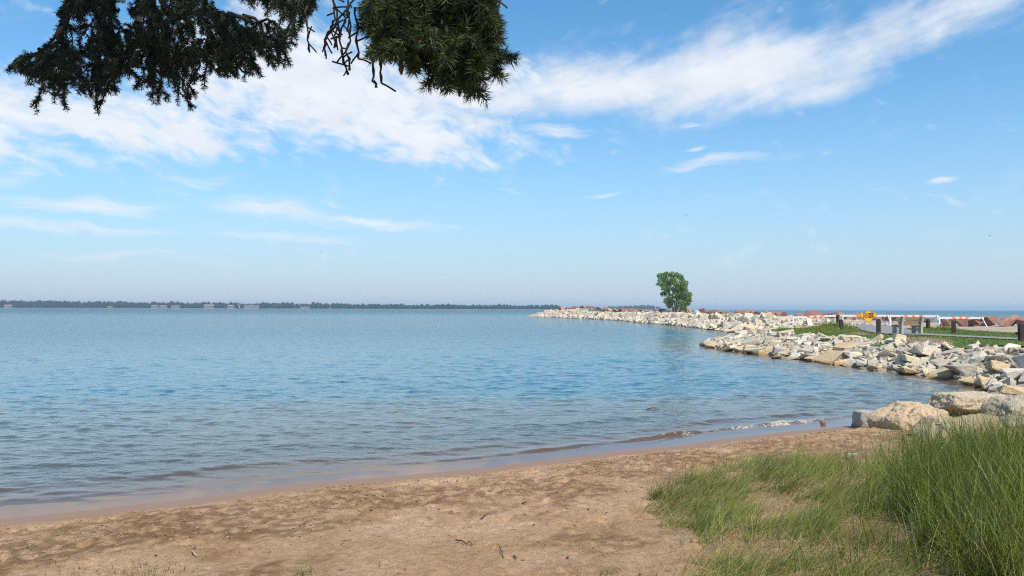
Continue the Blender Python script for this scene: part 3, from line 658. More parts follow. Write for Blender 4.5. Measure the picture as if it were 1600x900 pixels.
# ------------------------------------------------------------------ big boulders at the end of the beach
def boulder(name, c, dims, seed, planes, disp=.05, strata=0.0, sub=5, rotz=0.0, flatten=None):
    bm = bmesh.new(); bmesh.ops.create_icosphere(bm, subdivisions=sub, radius=1.0)
    D = np.array([v.co[:] for v in bm.verts]); r = np.random.default_rng(seed)
    N_ = np.array([p_[:3] for p_ in planes], float); N_ /= np.linalg.norm(N_, axis=1, keepdims=True); h = np.array([p_[3] for p_ in planes])
    dt = D @ N_.T; rad = np.where(dt > .05, h / np.maximum(dt, .05), 9); e = 26.0
    rad = (np.sum(rad ** -e, axis=1)) ** (-1 / e); rad = np.minimum(rad, 1.35)
    P = D * rad[:, None] * np.array(dims) / 2
    nrm = D
    wv = P + seed * 3.1
    d = disp * (fbm(wv * 1.9, 6, .6)) + disp * .5 * (np.abs(fbm(wv * 3.3, 4, .55)) - .3) + disp * .4 * fbm(wv * 9, 4, .6) - disp * .9 * ss(.16, .0, np.abs(pnoise(wv * 1.6 + 4))) * .6
    if strata: d = d + strata * np.sin((P[:, 2] + .06 * fbm(wv * 1.5, 3) + .05 * P[:, 0]) * 46) * (.5 + .5 * fbm(wv * 2, 2))
    P = P + nrm * d[:, None]
    for v, q in zip(bm.verts, P): v.co = q
    me = bpy.data.meshes.new(name); bm.to_mesh(me); bm.free(); me.materials.append(M_hero)
    for f in me.polygons: f.use_smooth = True
    o = link(name, me, None, loc=c, category='boulder', group='boulders at the end of the beach'); o.rotation_euler = (0, 0, rotz); return o
def bl(px, pbase, ptop, wpx, ratio, seed, planes, disp, strata, sub, col, label, back=0.0, lift=None, rotz=0.0):
    P = hit(px, pbase); d = P[1] + back; k = d / FPX; W_ = wpx * k; g = P[2] if lift is None else lift
    ztop = atd(px, ptop, d)[2]; H_ = (ztop - g) / .80 * 1.25 if lift is None else (ztop - g) / .80
    x = atd(px, ptop, d)[0]; zc_ = ztop - .40 * H_
    o = boulder('limestone_boulder', (x, d + W_ * ratio * .35, zc_), (W_ * 1.04, W_ * ratio, H_), seed, planes, disp, strata, sub, rotz)
    o.color = (*col, 1); o['label'] = label
bl(1441, 671, 637, 108, .7, 3, [(0, 0, 1, .86), (-1, -.3, .05, .92), (1, -.2, .2, .95), (0, -1, .25, .9), (.25, -.8, .75, .92), (0, 1, .2, .9), (-.75, -.2, .8, .74), (.6, .1, .8, .88), (0, 0, -1, .9)], .075, 0, 6, (.53, .40, .265), 'broad tan boulder half sunk in sand at the water edge')
bl(1366, 668, 645, 46, .9, 8, [(0, 0, 1, .84), (-1, -.1, .1, .85), (.1, -1, .1, .85), (1, 0, .2, .9), (0, 1, 0, .9), (0, 0, -1, .9), (-.5, -.7, .3, .9)], .035, 0, 5, (.42, .39, .325), 'smaller grey boulder against the tan one, touching the water', back=-.3)
bl(1518, 690, 655, 124, .5, 12, [(0, 0, 1, .80), (-1, -.2, .3, .85), (1, 0, .1, .95), (0, -1, .35, .84), (-.3, -.7, .8, .86), (.5, -.5, .8, .9), (0, 1, .1, .9), (0, 0, -1, .9)], .08, .003, 6, (.45, .36, .24), 'wide yellowish boulder behind the tall grass, under the layered slab', back=.5)
bl(1529, 652, 617, 108, .6, 17, [(0, 0, 1, .80), (-1, -.1, .25, .92), (-.5, -.3, -.6, .72), (1, .1, .3, .9), (0, -1, .15, .86), (0, -.7, -.8, .7), (0, 1, .2, .9), (0, 0, -1, .85)], .06, .012, 6, (.52, .43, .31), 'cream layered boulder lying across the yellowish one', back=.4, rotz=.08)
bl(1604, 668, 624, 84, .8, 23, [(0, 0, 1, .82), (-1, -.3, .2, .84), (1, 0, .1, .9), (-.2, -1, .2, .86), (0, -.7, .8, .84), (-.7, -.2, .8, .86), (0, 1, .1, .9), (0, 0, -1, .9)], .06, .003, 6, (.43, .375, .29), 'grey weathered boulder behind the tallest grass', back=.3)
P = hit(1286, 663)
o = boulder('beach_stone', (P[0], P[1], .035), (.10, .075, .065), 31, [(0, 0, 1, .8), (-1, 0, .2, .9), (1, 0, 0, .9), (0, -1, .1, .9), (0, 1, 0, .9), (0, 0, -1, .9)], .008, 0, 3)
o.color = (.40, .30, .23, 1); o['label'] = 'fist-sized tan stone sitting in the thin wash'; o['category'] = 'stone'; del o['group']

# ------------------------------------------------------------------ red granite boulders on the lake side
RPROTO = [hull_rock(5000 + q, (1.0, .80, .72), 20, .08, .25) for q in range(10)]
for me in RPROTO: me.materials.append(M_red)
RED = np.array([(12, 236), (25, 207), (33.5, 177), (37.5, 150), (38.3, 120), (38.5, 96), (39.5, 81), (42.5, 73.5), (50, 69.5), (58, 67.5)])
rseg = np.linalg.norm(np.diff(RED, axis=0), axis=1); rcum = np.concatenate([[0], np.cumsum(rseg)])
REDC = [(.27, .135, .105), (.32, .175, .135), (.24, .125, .115), (.36, .22, .16), (.21, .105, .085)]
RNAME = ['dark red', 'brick red', 'purplish red', 'pinkish', 'brown red']
items = []; q = 0.0
def redrock(x, y, L, zo=0.0):
    if y < 84: L = min(L, 1.45)
    k = int(rr.integers(5)); o = bpy.data.objects.new('granite_boulder', RPROTO[rr.integers(10)]); COL.objects.link(o)
    o.location = (x, y, lz(x, y) + L * .25 + zo); o.scale = (L, L * rr.uniform(.8, 1.1), L * rr.uniform(.68, .9)); o.rotation_euler = (rr.normal(0, .16), rr.normal(0, .16), rr.uniform(0, 6.28))
    c_ = np.array(REDC[k]) * rr.uniform(.9, 1.12); o.color = (*c_, 1)
    px, py = proj((x, y, 1.4)); size = 'large' if L > 1.45 else ('small' if L < .95 else 'mid-sized')
    zone = ('on the far tip' if px < 960 else 'near the bin' if px < 1050 else 'behind the leaning tree' if px < 1100 else 'just past the leaning tree' if px < 1150 else 'midway from tree to barricades' if px < 1200 else 'before the first barricade' if px < 1240 else 'behind the low barricade' if px < 1315 else
            'behind the sign barricade' if px < 1390 else 'behind the bench' if px < 1465 else 'behind the last barricade' if px < 1538 else 'between last barricade and end post')
    items.append((o, f"{size} {RNAME[k]} granite boulder {zone}", px))
while q < rcum[-1]:
    k = min(np.searchsorted(rcum, q, 'right') - 1, len(rseg) - 1); x, y = RED[k] + (RED[k + 1] - RED[k]) / rseg[k] * (q - rcum[k])
    L = float(np.clip(rr.lognormal(math.log(1.2), .26), .75, 2.0)) * (1.15 if y < 82 else 1.0)
    redrock(x + rr.normal(0, .5), y + rr.normal(0, .5), L * (1.2 if y > 82 else 1.0), .22 if y > 82 else 0); q += L * .82 if y < 85 else L * 1.1
    if y < 80 and rr.random() < .75: redrock(x + rr.normal(.2, .6), y - rr.uniform(1.0, 1.8), L * .72)
for px, d, L in [(1546, 66, 1.75), (1566, 65, 1.7), (1508, 65, 1.3), (1522, 64.5, 1.2), (1584, 66, 1.4), (1478, 66, 1.5), (1602, 65, 1.5)]:
    P = atd(px, 500, d); redrock(P[0], P[1], L, .02)
label_all(items, 'red granite boulders along the lake side', 'boulder')

# ------------------------------------------------------------------ park furniture
def gz_(P): return lz(P[0], P[1])
def post(px, ytop, depth, wd, label, h=None, stub=False):
    P = atd(px, ytop, depth); g = gz_(P); h = P[2] - g
    t_ = empty('timber_post', (P[0], P[1], g), label, 'post', 'brown timber posts by the path', rz=rr.uniform(-.3, .3))
    MB().box((0, 0, h / 2 - .06), (wd, wd, h)).build('shaft', M_wood, t_)
    MB().box((0, 0, h - .035), (wd * 1.02, wd * 1.02, .05), taper=.55).build('cap', M_wood, t_)
    if stub: MB().box((-wd * .5 - .06, 0, h * .42), (.12, .12, .13)).build('rail_stub', M_wood, t_)
    return t_
post(1309, 491.2, 62, .17, 'dark timber post beside the low barricade, rising out of tall weeds')
post(1314.2, 498.6, 54, .19, 'short dark timber post in front of the weedy mound')
post(1372.4, 497.7, 45, .21, 'dark timber post between the amber sign and the bench')
post(1450, 498, 56, .19, 'dark timber post just behind the far end of the bench')
post(1490, 500.2, 45, .19, 'dark timber post alone on the lawn beyond the bench')
post(1598, 504.6, 35, .30, 'thick timber end post with a short rail stub', stub=True)

def bench():
    P = atd(1406.5, 523.6, 43.0); g = gz_(P); L = 1.62
    rz = R_(24); t_ = empty('park_bench', (P[0], P[1], g + .06), 'weathered wooden bench with concrete ends facing the lake beside the path', 'bench', rz=rz)
    # local x along the bench, local y forward
    for x in (0.08, L - .08):
        f = MB()
        f.beam((x, 0, -.1), (x, -.02, .45), .16, .15, (0, 1, 0)); f.beam((x, -.02, .44), (x, -.13, .93), .13, .15, (0, 1, 0))
        f.build('back_support', M_conc, t_)
        f = MB(); f.box((x, .42, .16), (.14, .20, .42), taper=.8); f.beam((x, .02, .38), (x, .56, .40), .09, .14, (0, 0, 1)); f.build('seat_support', M_conc, t_)
    for k in range(3): MB().box((L / 2, .12 + .165 * k, .455 + .008 * k), (L + .16, .14, .04)).build('seat_plank', M_plank, t_)
    for k in range(2):
        MB().beam((-.08, .045 - .045 * k, .60 + .20 * k), (L + .08, .045 - .045 * k, .60 + .20 * k), .17, .04, (0, -.22, 1)).build('back_plank', M_plank, t_)
bench()

def barricade(pL, pR, dep, label, legs=(True, True), stripes=3, dR=None):
    A_, B_ = atd(pL[0], pL[1], dep), atd(pR[0], pR[1], dR or dep)
    rz = math.atan2(B_[1] - A_[1], B_[0] - A_[0]); t_ = empty('barricade', (A_[0], A_[1], gz_(A_)), label, 'barricade', 'striped barricades across the path', rz)
    L = math.hypot(B_[0] - A_[0], B_[1] - A_[1]); z0 = A_[2] - gz_(A_); z1 = B_[2] - gz_(A_); th_ = .045
    MB().beam((0, 0, z0), (L, 0, z1), .17, th_).build('board', M_white, t_)
    for k in range(stripes):
        x = L * (.36 + .14 * k); sl = (z1 - z0) / L; zc_ = z0 + sl * x; e = (-1, 0, 1)[k % 3] * .11
        s_ = MB(); y0 = -th_ / 2 - .003; wds = .13
        if e == 0: pts = [(x - .20, zc_ - .085), (x + .20, zc_ - .085), (x + .03, zc_ + .085), (x - .03, zc_ + .085)]
        else: pts = [(x - wds - e * 1.0, zc_ - .085), (x + wds - e * 1.0, zc_ - .085), (x + wds + e * 1.0, zc_ + .085), (x - wds + e * 1.0, zc_ + .085)]
        V = [(a, y0 - .004, b_) for a, b_ in pts] + [(a, y0, b_) for a, b_ in pts]
        s_.add(V, [[0, 1, 2, 3], [4, 7, 6, 5], [0, 4, 5, 1], [1, 5, 6, 2], [2, 6, 7, 3], [3, 7, 4, 0]]).build('stripe', M_orange, t_)
    for on, x, sg in ((legs[0], L * .05, 1), (legs[1], L * .95, -1)):
        if not on: continue
        zt = z0 + (z1 - z0) * x / L + .08
        gl_ = lz(*(np.array([A_[0], A_[1]]) + np.array([math.cos(rz), math.sin(rz)]) * x)) - gz_(A_)
        a = (x, .03, zt); f1 = (x - sg * .22, -.42, gl_ - .03); f2 = (x + sg * .50, .46, gl_ - .03)
        MB().beam((x, -.05, zt), f1, .065, .04, (1, 0, 0)).build('leg', M_white, t_)
        MB().beam((x, .05, zt), f2, .065, .04, (1, 0, 0)).build('leg', M_white, t_)
        q1 = np.array([x, -.05, zt]) * .45 + np.array(f1) * .55; q2 = np.array([x, .05, zt]) * .45 + np.array(f2) * .55
        MB().beam(q1, q2, .07, .03, (0, 0, 1)).build('brace', M_white, t_)
barricade((1236, 496.2), (1311, 493.2), 65, 'low slanting white and orange striped barricade on the rubble, first from the tree')
barricade((1313, 493.4), (1390, 493.4), 66, 'white and orange striped barricade that carries the amber sign')
barricade((1387, 493.6), (1467, 494.0), 67, 'white and orange striped barricade behind the bench')
barricade((1464, 496.6), (1537, 496.9), 64, 'white and orange striped barricade in front of the red boulders, last in line')

def sign():
    D = 65.5; P = atd(1357, 494, D); k = D / FPX
    t_ = empty('road_sign', (P[0], P[1], P[2]), 'amber diamond sign reading CLOSED twice, fixed to a striped barricade', 'sign')
    out2 = [(0, 10.2), (4.6, 5.4), (13, 5.4), (13, .9), (0, -10.6), (-13, -.6), (-13, 5.4), (-4.6, 5.4)]
    out2 = [(a * k, b_ * k) for a, b_ in out2]; n = len(out2)
    def plate(sc2, y0, y1, name, mat):
        bm = bmesh.new(); f_ = [bm.verts.new((a * sc2, y0, b_ * sc2)) for a, b_ in out2]; bk = [bm.verts.new((a * sc2, y1, b_ * sc2)) for a, b_ in out2]
        bm.faces.new(f_[::-1]); bm.faces.new(bk)
        for i in range(n): bm.faces.new((f_[i], f_[(i + 1) % n], bk[(i + 1) % n], bk[i]))
        bmesh.ops.recalc_face_normals(bm, faces=bm.faces[:]); me = bpy.data.meshes.new(name); bm.to_mesh(me); bm.free(); return link(name, me, mat, t_)
    plate(1.0, -.012, .012, 'panel', M_yellow)
    bm = bmesh.new()                            # thin dark border line
    o_ = [bm.verts.new((a * .965, -.016, b_ * .965)) for a, b_ in out2]; i_ = [bm.verts.new((a * .90, -.016, b_ * .90)) for a, b_ in out2]
    for i in range(n): bm.faces.new((o_[i], o_[(i + 1) % n], i_[(i + 1) % n], i_[i]))
    me = bpy.data.meshes.new('border'); bm.to_mesh(me); bm.free(); link('border', me, M_black, t_)
    for zc_ in (2.9, -1.5):
        fc = bpy.data.curves.new('lettering', 'FONT'); fc.body = 'CLOSED'; fc.size = 5.2 * k; fc.align_x = 'CENTER'; fc.align_y = 'CENTER'; fc.extrude = .002; fc.offset = .012; fc.space_character = 1.02
        tmp = bpy.data.objects.new('tmp', fc); COL.objects.link(tmp); dg = bpy.context.evaluated_depsgraph_get(); dg.update()
        lm = bpy.data.meshes.new_from_object(tmp.evaluated_get(dg)); bpy.data.objects.remove(tmp)
        o = link('lettering', lm, M_black, t_, (0, -.018, zc_ * k)); o.rotation_euler = (R_(90), 0, 0); o.scale = (.92, 1, 1)
sign()

# bin and railing out by the tree
P = atd(1034, 490, 144); g = gz_(P)
t_ = empty('trash_bin', (P[0], P[1], g), 'dark grey slatted litter bin beside the leaning tree', 'bin')
MB().tube([(0, 0, 0), (0, 0, 1.02)], .40, 16).build('liner', M_binm, t_)
for k in range(14):
    a = k * 2 * math.pi / 14; MB().box((.45 * math.cos(a), .45 * math.sin(a), .52), (.05, .12, 1.02), [[math.cos(a), -math.sin(a), 0], [math.sin(a), math.cos(a), 0], [0, 0, 1]]).build('slat', M_binm, t_)
MB().tube([(0, 0, 1.02), (0, 0, 1.08), (0, 0, 1.14)], [.49, .49, .30], 16).build('rim', M_binm, t_)
A_ = atd(1038.5, 490, 147); B_ = atd(1075.5, 490, 150); g = gz_(A_); rz = math.atan2(B_[1] - A_[1], B_[0] - A_[0]); L = math.hypot(*(B_ - A_)[:2])
t_ = empty('railing', (A_[0], A_[1], g), 'thin grey pipe railing under the leaning tree', 'railing', rz=rz)
for x in (0, L / 2, L): MB().tube([(x, 0, -.1), (x, 0, 1.12)], .055, 8).build('post', M_binm, t_)
for z in (1.10, .55): MB().tube([(0, 0, z), (L, 0, z)], .035, 6).build('rail', M_binm, t_)
# stray timber on the rubble
P = atd(1221, 505, 63); Q_ = atd(1230, 499.5, 63.5)
MB().beam(np.array(P) + (0, 0, -.02), Q_, .10, .06).build('loose_plank', simple('brown board', (.26, .16, .09), .8, .2, 8), label='loose brown plank leaning on the white rubble', category='plank')

# ------------------------------------------------------------------ lone leaning tree
def lone_tree():
    D = 160.0; k = D / FPX; base = atd(1053, 490.5, D); g = gz_(base); rt = np.random.default_rng(40)
    t_ = empty('poplar_tree', (base[0], base[1], g), 'lone bushy green tree leaning over the far stone bank', 'tree')
    def L(px, py, dy=0): return np.array([(px - 1053) * k, dy, (490.5 - py) * k])
    def zz(zx, zy): return 1000 + zx / 5.293, 400 + zy / 5.293
    trunk = [L(1053.5, 492), L(1051.5, 482), L(1049, 470), L(1046, 455, .3), L(1042, 440, .4), L(1040, 430, .3)]
    MB().tube(trunk, [.24, .20, .16, .11, .07, .03], 8).build('trunk', M_bark2, t_, True)
    st2 = [L(1055.5, 492), L(1055.5, 478, -.2), L(1058, 462, -.4), L(1062, 448, -.5), L(1064, 436, -.4)]
    MB().tube(st2, [.17, .14, .11, .07, .03], 8).build('trunk', M_bark2, t_, True)
    clumps = [(160, 165, 26), (195, 160, 30), (225, 150, 30), (265, 155, 32), (300, 160, 30), (338, 168, 22), (335, 200, 30), (355, 225, 30), (175, 205, 34), (215, 205, 36), (260, 200, 34), (300, 210, 34), (165, 240, 26), (205, 250, 34),
              (330, 255, 40), (370, 255, 34), (385, 290, 36), (350, 300, 40), (310, 280, 34), (270, 265, 26), (225, 295, 30), (200, 310, 26), (285, 320, 36), (330, 345, 42), (385, 340, 40), (410, 315, 26), (415, 360, 22), (240, 345, 32), (215, 365, 24),
              (270, 375, 34), (320, 390, 38), (370, 390, 36), (395, 385, 24), (235, 395, 22), (255, 412, 20), (340, 430, 30), (365, 425, 22), (305, 425, 24), (290, 240, 28), (245, 230, 26), (180, 275, 18), (205, 380, 16), (150, 230, 14), (148, 155, 12)]
    limb = MB(); V = []; F = []; C = []; n = 0
    for zx, zy, zr in clumps:
        dy = rt.normal(0, 1.0); c = L(*zz(zx, zy), dy); rad = zr / 5.293 * k * 1.02
        src = trunk if zx < 262 else st2; j = int(np.argmin([np.linalg.norm(q - c) + 2 * max(0, q[2] - c[2] + .5) for q in src])); s_ = src[j]
        mid = (s_ + c) / 2 + (0, 0, .2); limb.tube([s_, mid, c], [.06, .04, .02], 5)
        nl = int(185 * (zr / 30) ** 2); tone = rt.uniform(.75, 1.25)
        d = rt.normal(size=(nl, 3)); d /= np.linalg.norm(d, axis=1, keepdims=True); q = c + d * rad * rt.uniform(.25, 1.12, (nl, 1)) ** .7 * np.array([1, .9, .92])
        e1 = rt.normal(size=(nl, 3)); e1 /= np.linalg.norm(e1, axis=1, keepdims=True); e2 = np.cross(e1, rt.normal(size=(nl, 3))); e2 /= np.linalg.norm(e2, axis=1, keepdims=True)
        sz = rt.uniform(.09, .17, (nl, 1)); V.append(np.stack([q - e1 * sz, q + e2 * sz * .8, q + e1 * sz, q - e2 * sz * .8], 1).reshape(-1, 3))
        F.append(np.arange(nl * 4).reshape(-1, 4) + n); n += nl * 4
        cc = np.array([.125, .215, .042]) * tone * rt.uniform(.7, 1.35, (nl, 1)); C.append(np.repeat(cc, 4, 0))
    limb.build('limbs', M_bark2, t_)
    me = mesh_np('crown', np.concatenate(V), np.concatenate(F)); attrc(me, 'col', np.concatenate(C)); link('crown', me, M_leaf, t_)
lone_tree()

# ------------------------------------------------------------------ far shore
FD = 1700.0
def far_land(name, x0, x1, d, hgt=1.1, deep=120):
    xs = np.linspace(x0, x1, 40); V = []
    for i, x in enumerate(xs):
        e = min(1, min(i, 39 - i) / 3 + .02); V += [(x, d, -.5), (x, d + 8, hgt * e), (x, d + deep, hgt * e), (x, d + deep + 8, -.5)]
    Q = []
    for i in range(39):
        for j in range(3): Q.append([4 * i + j, 4 * i + 4 + j, 4 * i + 5 + j, 4 * i + 1 + j])
    link(name, mesh_np(name, V, np.array(Q)), simple(name + ' ground', (.16, .15, .13), .9, .2, .05), kind='structure')
def xat(px, d): return (px - 800) / FPX * d
far_land('far_shore', xat(-350, FD), xat(886, FD), FD)
far_land('island', xat(948, 2600), xat(1032, 2600), 2600)
far_land('islet', xat(897, 2500), xat(911, 2500), 2500); 
rf = np.random.default_rng(60)
def conifers(name, spec, mat, n_sides=6):
    mb = MB(); C = []
    for x, y, h, round_ in spec:
        wd = h * rf.uniform(.13, .2); a = np.arange(n_sides) * 2 * math.pi / n_sides + rf.uniform(0, 6)
        if round_:
            lv = [(.05, .5), (.35, 1.5), (.7, 1.35), (.9, .8), (1.0, .15)]; wd *= 1.25
        else: lv = [(.04, 1.15), (.38, .95), (.40, .68), (.68, .58), (.70, .38), (1.0, .02)]
        V = np.concatenate([np.stack([x + wd * q * np.cos(a) * rf.uniform(.7, 1.3, n_sides), y + wd * q * np.sin(a), np.full(n_sides, 1 + h * z) + rf.normal(0, h * .02, n_sides)], 1) for z, q in lv])
        i = np.arange(len(lv) - 1)[:, None] * n_sides; j = np.arange(n_sides)[None]; k = (j + 1) % n_sides
        mb.add(V, np.stack([i + j, i + k, i + n_sides + k, i + n_sides + j], -1).reshape(-1, 4)); C += [np.array([.009, .026, .020]) * rf.uniform(.7, 1.5)] * len(V)
    me = mesh_np(name, np.concatenate(mb.V), np.concatenate(mb.Q)); attrc(me, 'col', np.array(C)); link(name, me, mat, kind='stuff')
M_far = foliage_mat('far foliage', trans=.1, rough=.9)
GAPS = [(5, 20), (166, 176), (234, 262), (266, 282), (316, 337), (354, 366), (380, 406), (466, 486)]
spec = []
for _ in range(3600):
    px = rf.uniform(-330, 884); row = rf.uniform(10, 100)
    if row < 38 and any(a - 1 < px < b_ + 1 for a, b_ in GAPS): continue
    top = np.interp(px, [-330, 0, 40, 120, 250, 400, 470, 560, 650, 760, 838, 862, 884], [13.5, 12.2, 13.0, 11.6, 10.6, 9.6, 9.8, 8.6, 7.8, 7.6, 7.6, 8.2, 3.5]) + 1.1 * math.sin(px * .11) * math.sin(px * .037)
    h = top * FD / FPX * np.clip(rf.normal(.80, .12), .45, 1.08)
    spec.append((xat(px, FD + row), FD + row, h, rf.random() < .35))
conifers('treeline', spec, M_far)
spec = [(xat(px, 2600 + r_), 2600 + r_, np.interp(px, [950, 990, 1015, 1031], [7, 9, 10.5, 6.5]) * rf.uniform(.8, 1.5), rf.random() < .5) for px, r_ in zip(rf.uniform(950, 1031, 200), rf.uniform(10, 90, 200))]
spec += [(xat(px, 2510), 2510, rf.uniform(4, 8), True) for px in rf.uniform(898, 910, 26)]
conifers('island_woods', spec, M_far)
for px, n_ in ((930.5, 3), (938, 2), (943.5, 3), (919, 2)):
    far_land('islet', xat(px - 3, 2700), xat(px + 3, 2700), 2700, .8, 12)
    conifers('islet_woods', [(xat(px + rf.uniform(-2, 2), 2706), 2706, rf.uniform(2.5, 6), True) for _ in range(n_)], M_far)
def house(px0, px1, hpx, label, wallc=(.66, .64, .60)):
    d = FD + 14; x0, x1 = xat(px0, d), xat(px1, d); W_ = x1 - x0; H_ = hpx * d / FPX
    t_ = empty('house', ((x0 + x1) / 2, d, 1.0), label, 'house', 'houses along the far shore')
    wm = M_hwall; hw = H_ * .6
    MB().box((0, 4, hw / 2), (W_ * .9, 8, hw)).build('wall', wm, t_)
    b = MB(); ov = W_ * .5; V = [(-ov, -.8, hw), (ov, -.8, hw), (ov, 8.8, hw), (-ov, 8.8, hw), (-ov * .94, 4, H_), (ov * .94, 4, H_)]
    b.add(V, [[0, 1, 5, 4], [2, 3, 4, 5], [0, 3, 2, 1]], [[0, 4, 3], [1, 2, 5]]).build('roof', M_hroof, t_)
    nw = max(2, int(W_ / 4))
    for i in range(nw): MB().box(((i + .5) / nw * W_ * .84 - W_ * .42, -.06, hw * .52), (W_ * .42 / nw, .12, hw * .45)).build('window', M_glass, t_)
house(6, 17, 5.0, 'pale house low among dark trees at the far left of the opposite shore')
house(167, 175, 3.0, 'tiny pale boathouse alone below the tall trees of the opposite shore')
house(236, 246, 5.0, 'first pale house of the close pair under dark trees')
house(249, 260, 4.6, 'second pale house of the close pair under dark trees')
house(267, 280, 4.4, 'greyish house half lost in trees beside the close pair')
house(318, 334, 6.2, 'large white gabled house, brightest on the opposite shore')
house(355, 365, 5.6, 'white house just before the leaning crane')
house(381, 405, 4.6, 'long pale shore house just past the leaning crane')
house(468, 484, 3.2, 'low white house alone past the crane on the opposite shore')
# crane by the far houses
P0 = np.array(atd(374.5, 480, FD + 5)); kk = FD / FPX
t_ = empty('crane', (P0[0], P0[1], 1.0), 'thin pale construction crane leaning above the far houses', 'crane')
MB().beam((0, 0, 0), (-1.8 * kk, 0, 6.8 * kk), .9, .9, (0, 1, 0)).build('mast', M_white, t_)
MB().beam((-1.8 * kk, 0, 6.6 * kk), (-4.6 * kk, 0, 13.4 * kk), .6, .6, (0, 1, 0)).build('boom', M_hroof, t_)
MB().box((0, 0, .9), (4.0, 3.0, 1.8)).build('cab', M_hroof, t_)

# gulls
def gull(px, py, d, span, label, bank):
    P = atd(px, py, d); t_ = empty('gull', tuple(P), label, 'bird', 'gulls in flight', rz=R_(30)); t_.rotation_euler = (0, bank, R_(20))
    b = MB(); b.tube([(0, -.22, 0), (0, -.12, .0), (0, .05, 0), (0, .18, .01), (0, .26, .02)], [.02, .06, .075, .05, .015], 8).build('body', M_bird, t_, True)
    for sg in (-1, 1):
        V = [(0, .08, .04), (sg * span * .25, .12, .16), (sg * span * .5, -.02, .10), (sg * span * .26, -.05, .15), (0, -.08, .03)]; V2 = [(a, b_, c_ + .015) for a, b_, c_ in V]
        MB().add(V + V2, [[0, 1, 3, 4], [5, 9, 8, 6]], [[1, 2, 3], [6, 8, 7]]).build('wing', M_bird, t_)
gull(1072, 337.5, 190, .95, 'small dark gull in flight high above the leaning tree', -.5)
gull(1547, 368.5, 210, .85, 'tiny gull in flight over the lake above the end post', .5)
gull(501, 393, 260, .7, 'tiny gull in flight alone above the far wooded shore', .2)

# ------------------------------------------------------------------ grass
def blades(base, hgt, az_, lean, curl, wid, cols, nseg=4, rnd=None):
    """flat tapering blades: base (n,3), height, lean azimuth, lean angle at the root, extra bend to the tip"""
    n = len(base); tt = np.linspace(0, 1, nseg + 1); P = np.zeros((n, nseg + 1, 3)); P[:, 0] = base
    for k in range(1, nseg + 1):
        a = lean + curl * (tt[k] - .5 / nseg) ** 1.3; s_ = hgt / nseg
        P[:, k, 0] = P[:, k - 1, 0] + s_ * np.sin(a) * np.cos(az_); P[:, k, 1] = P[:, k - 1, 1] + s_ * np.sin(a) * np.sin(az_); P[:, k, 2] = P[:, k - 1, 2] + s_ * np.cos(a)
    tw = rg.uniform(0, math.pi, n); side = np.stack([np.cos(tw), np.sin(tw), np.zeros(n)], 1)
    wv = wid[:, None] * (1 - tt[:-1] ** 1.8)[None] * .5
    Lf = P[:, :-1] - side[:, None] * wv[..., None]; Rt = P[:, :-1] + side[:, None] * wv[..., None]
    V = np.concatenate([np.stack([Lf, Rt], 2).reshape(n, -1, 3), P[:, -1:]], 1); m_ = 2 * nseg + 1
    q = np.array([[2 * k, 2 * k + 1, 2 * k + 3, 2 * k + 2] for k in range(nseg - 1)]); t3 = np.array([[2 * nseg - 2, 2 * nseg - 1, 2 * nseg]])
    off = (np.arange(n) * m_)[:, None, None]
    return V.reshape(-1, 3), (q[None] + off).reshape(-1, 4), (t3[None] + off).reshape(-1, 3), np.repeat(cols, m_, 0)
class GB:
    def __init__(s): s.V = []; s.Q = []; s.T = []; s.C = []; s.n = 0
    def add(s, r):
        V, Q, T, C = r; s.V.append(V); s.Q.append(Q + s.n); s.T.append(T + s.n); s.C.append(C); s.n += len(V)
    def build(s, name, parent=None, **kw):
        me = mesh_np(name, np.concatenate(s.V), [np.concatenate(s.Q), np.concatenate(s.T)]); attrc(me, 'col', np.concatenate(s.C)); return link(name, me, M_grass, parent, **kw)
rg = np.random.default_rng(90)
PAL = np.array([(.056, .098, .015), (.115, .155, .020), (.185, .210, .032), (.26, .25, .065), (.06, .10, .032)])
DRY = np.array([(.40, .31, .17), (.33, .25, .13), (.46, .38, .23), (.26, .19, .11), (.38, .25, .10)])
def pick(pal, n, p=None): return pal[rg.choice(len(pal), n, p=p)] * rg.uniform(.8, 1.2, (n, 1))
def in_region(n, pts, z=None):
    P = np.array([hit(*q)[:2] for q in pts]) if not isinstance(pts, np.ndarray) else pts
    o = []
    lo, hi = P.min(0), P.max(0)
    while len(o) < n:
        c_ = rg.uniform(lo, hi, (n * 2, 2)); o += list(c_[in_poly(c_[:, 0], c_[:, 1], P)])
    return np.array(o[:n])
def with_z(xy, sink=.02): return np.concatenate([xy, (bz(xy[:, 0], xy[:, 1]) - sink)[:, None]], 1)
# tall stand at the right
TALL = [(1400, 800), (1425, 762), (1470, 742), (1540, 735), (1640, 735), (1700, 970), (1580, 960), (1450, 870)]
gb = GB()
xy = in_region(340, TALL); nb = 26
ctr = np.repeat(xy, nb, 0); n = len(ctr); b_ = ctr + rg.normal(0, .045, (n, 2))
tuft = np.repeat(rg.uniform(.6, 1.15, 340), nb)
az_ = rg.uniform(0, 2 * math.pi, n); gb.add(blades(with_z(b_), tuft * rg.uniform(.36, .92, n), az_, np.abs(rg.normal(.14, .16, n)), np.abs(rg.normal(.55, .5, n)), rg.uniform(.004, .0075, n), pick(PAL, n, [.28, .32, .22, .10, .08]), 5))
xy = in_region(1700, TALL); n = len(xy); gb.add(blades(with_z(xy), rg.uniform(.3, .7, n), rg.uniform(0, 6.28, n), np.abs(rg.normal(.3, .25, n)), rg.uniform(.2, 1.3, n), rg.uniform(.003, .005, n), pick(DRY, n), 5))
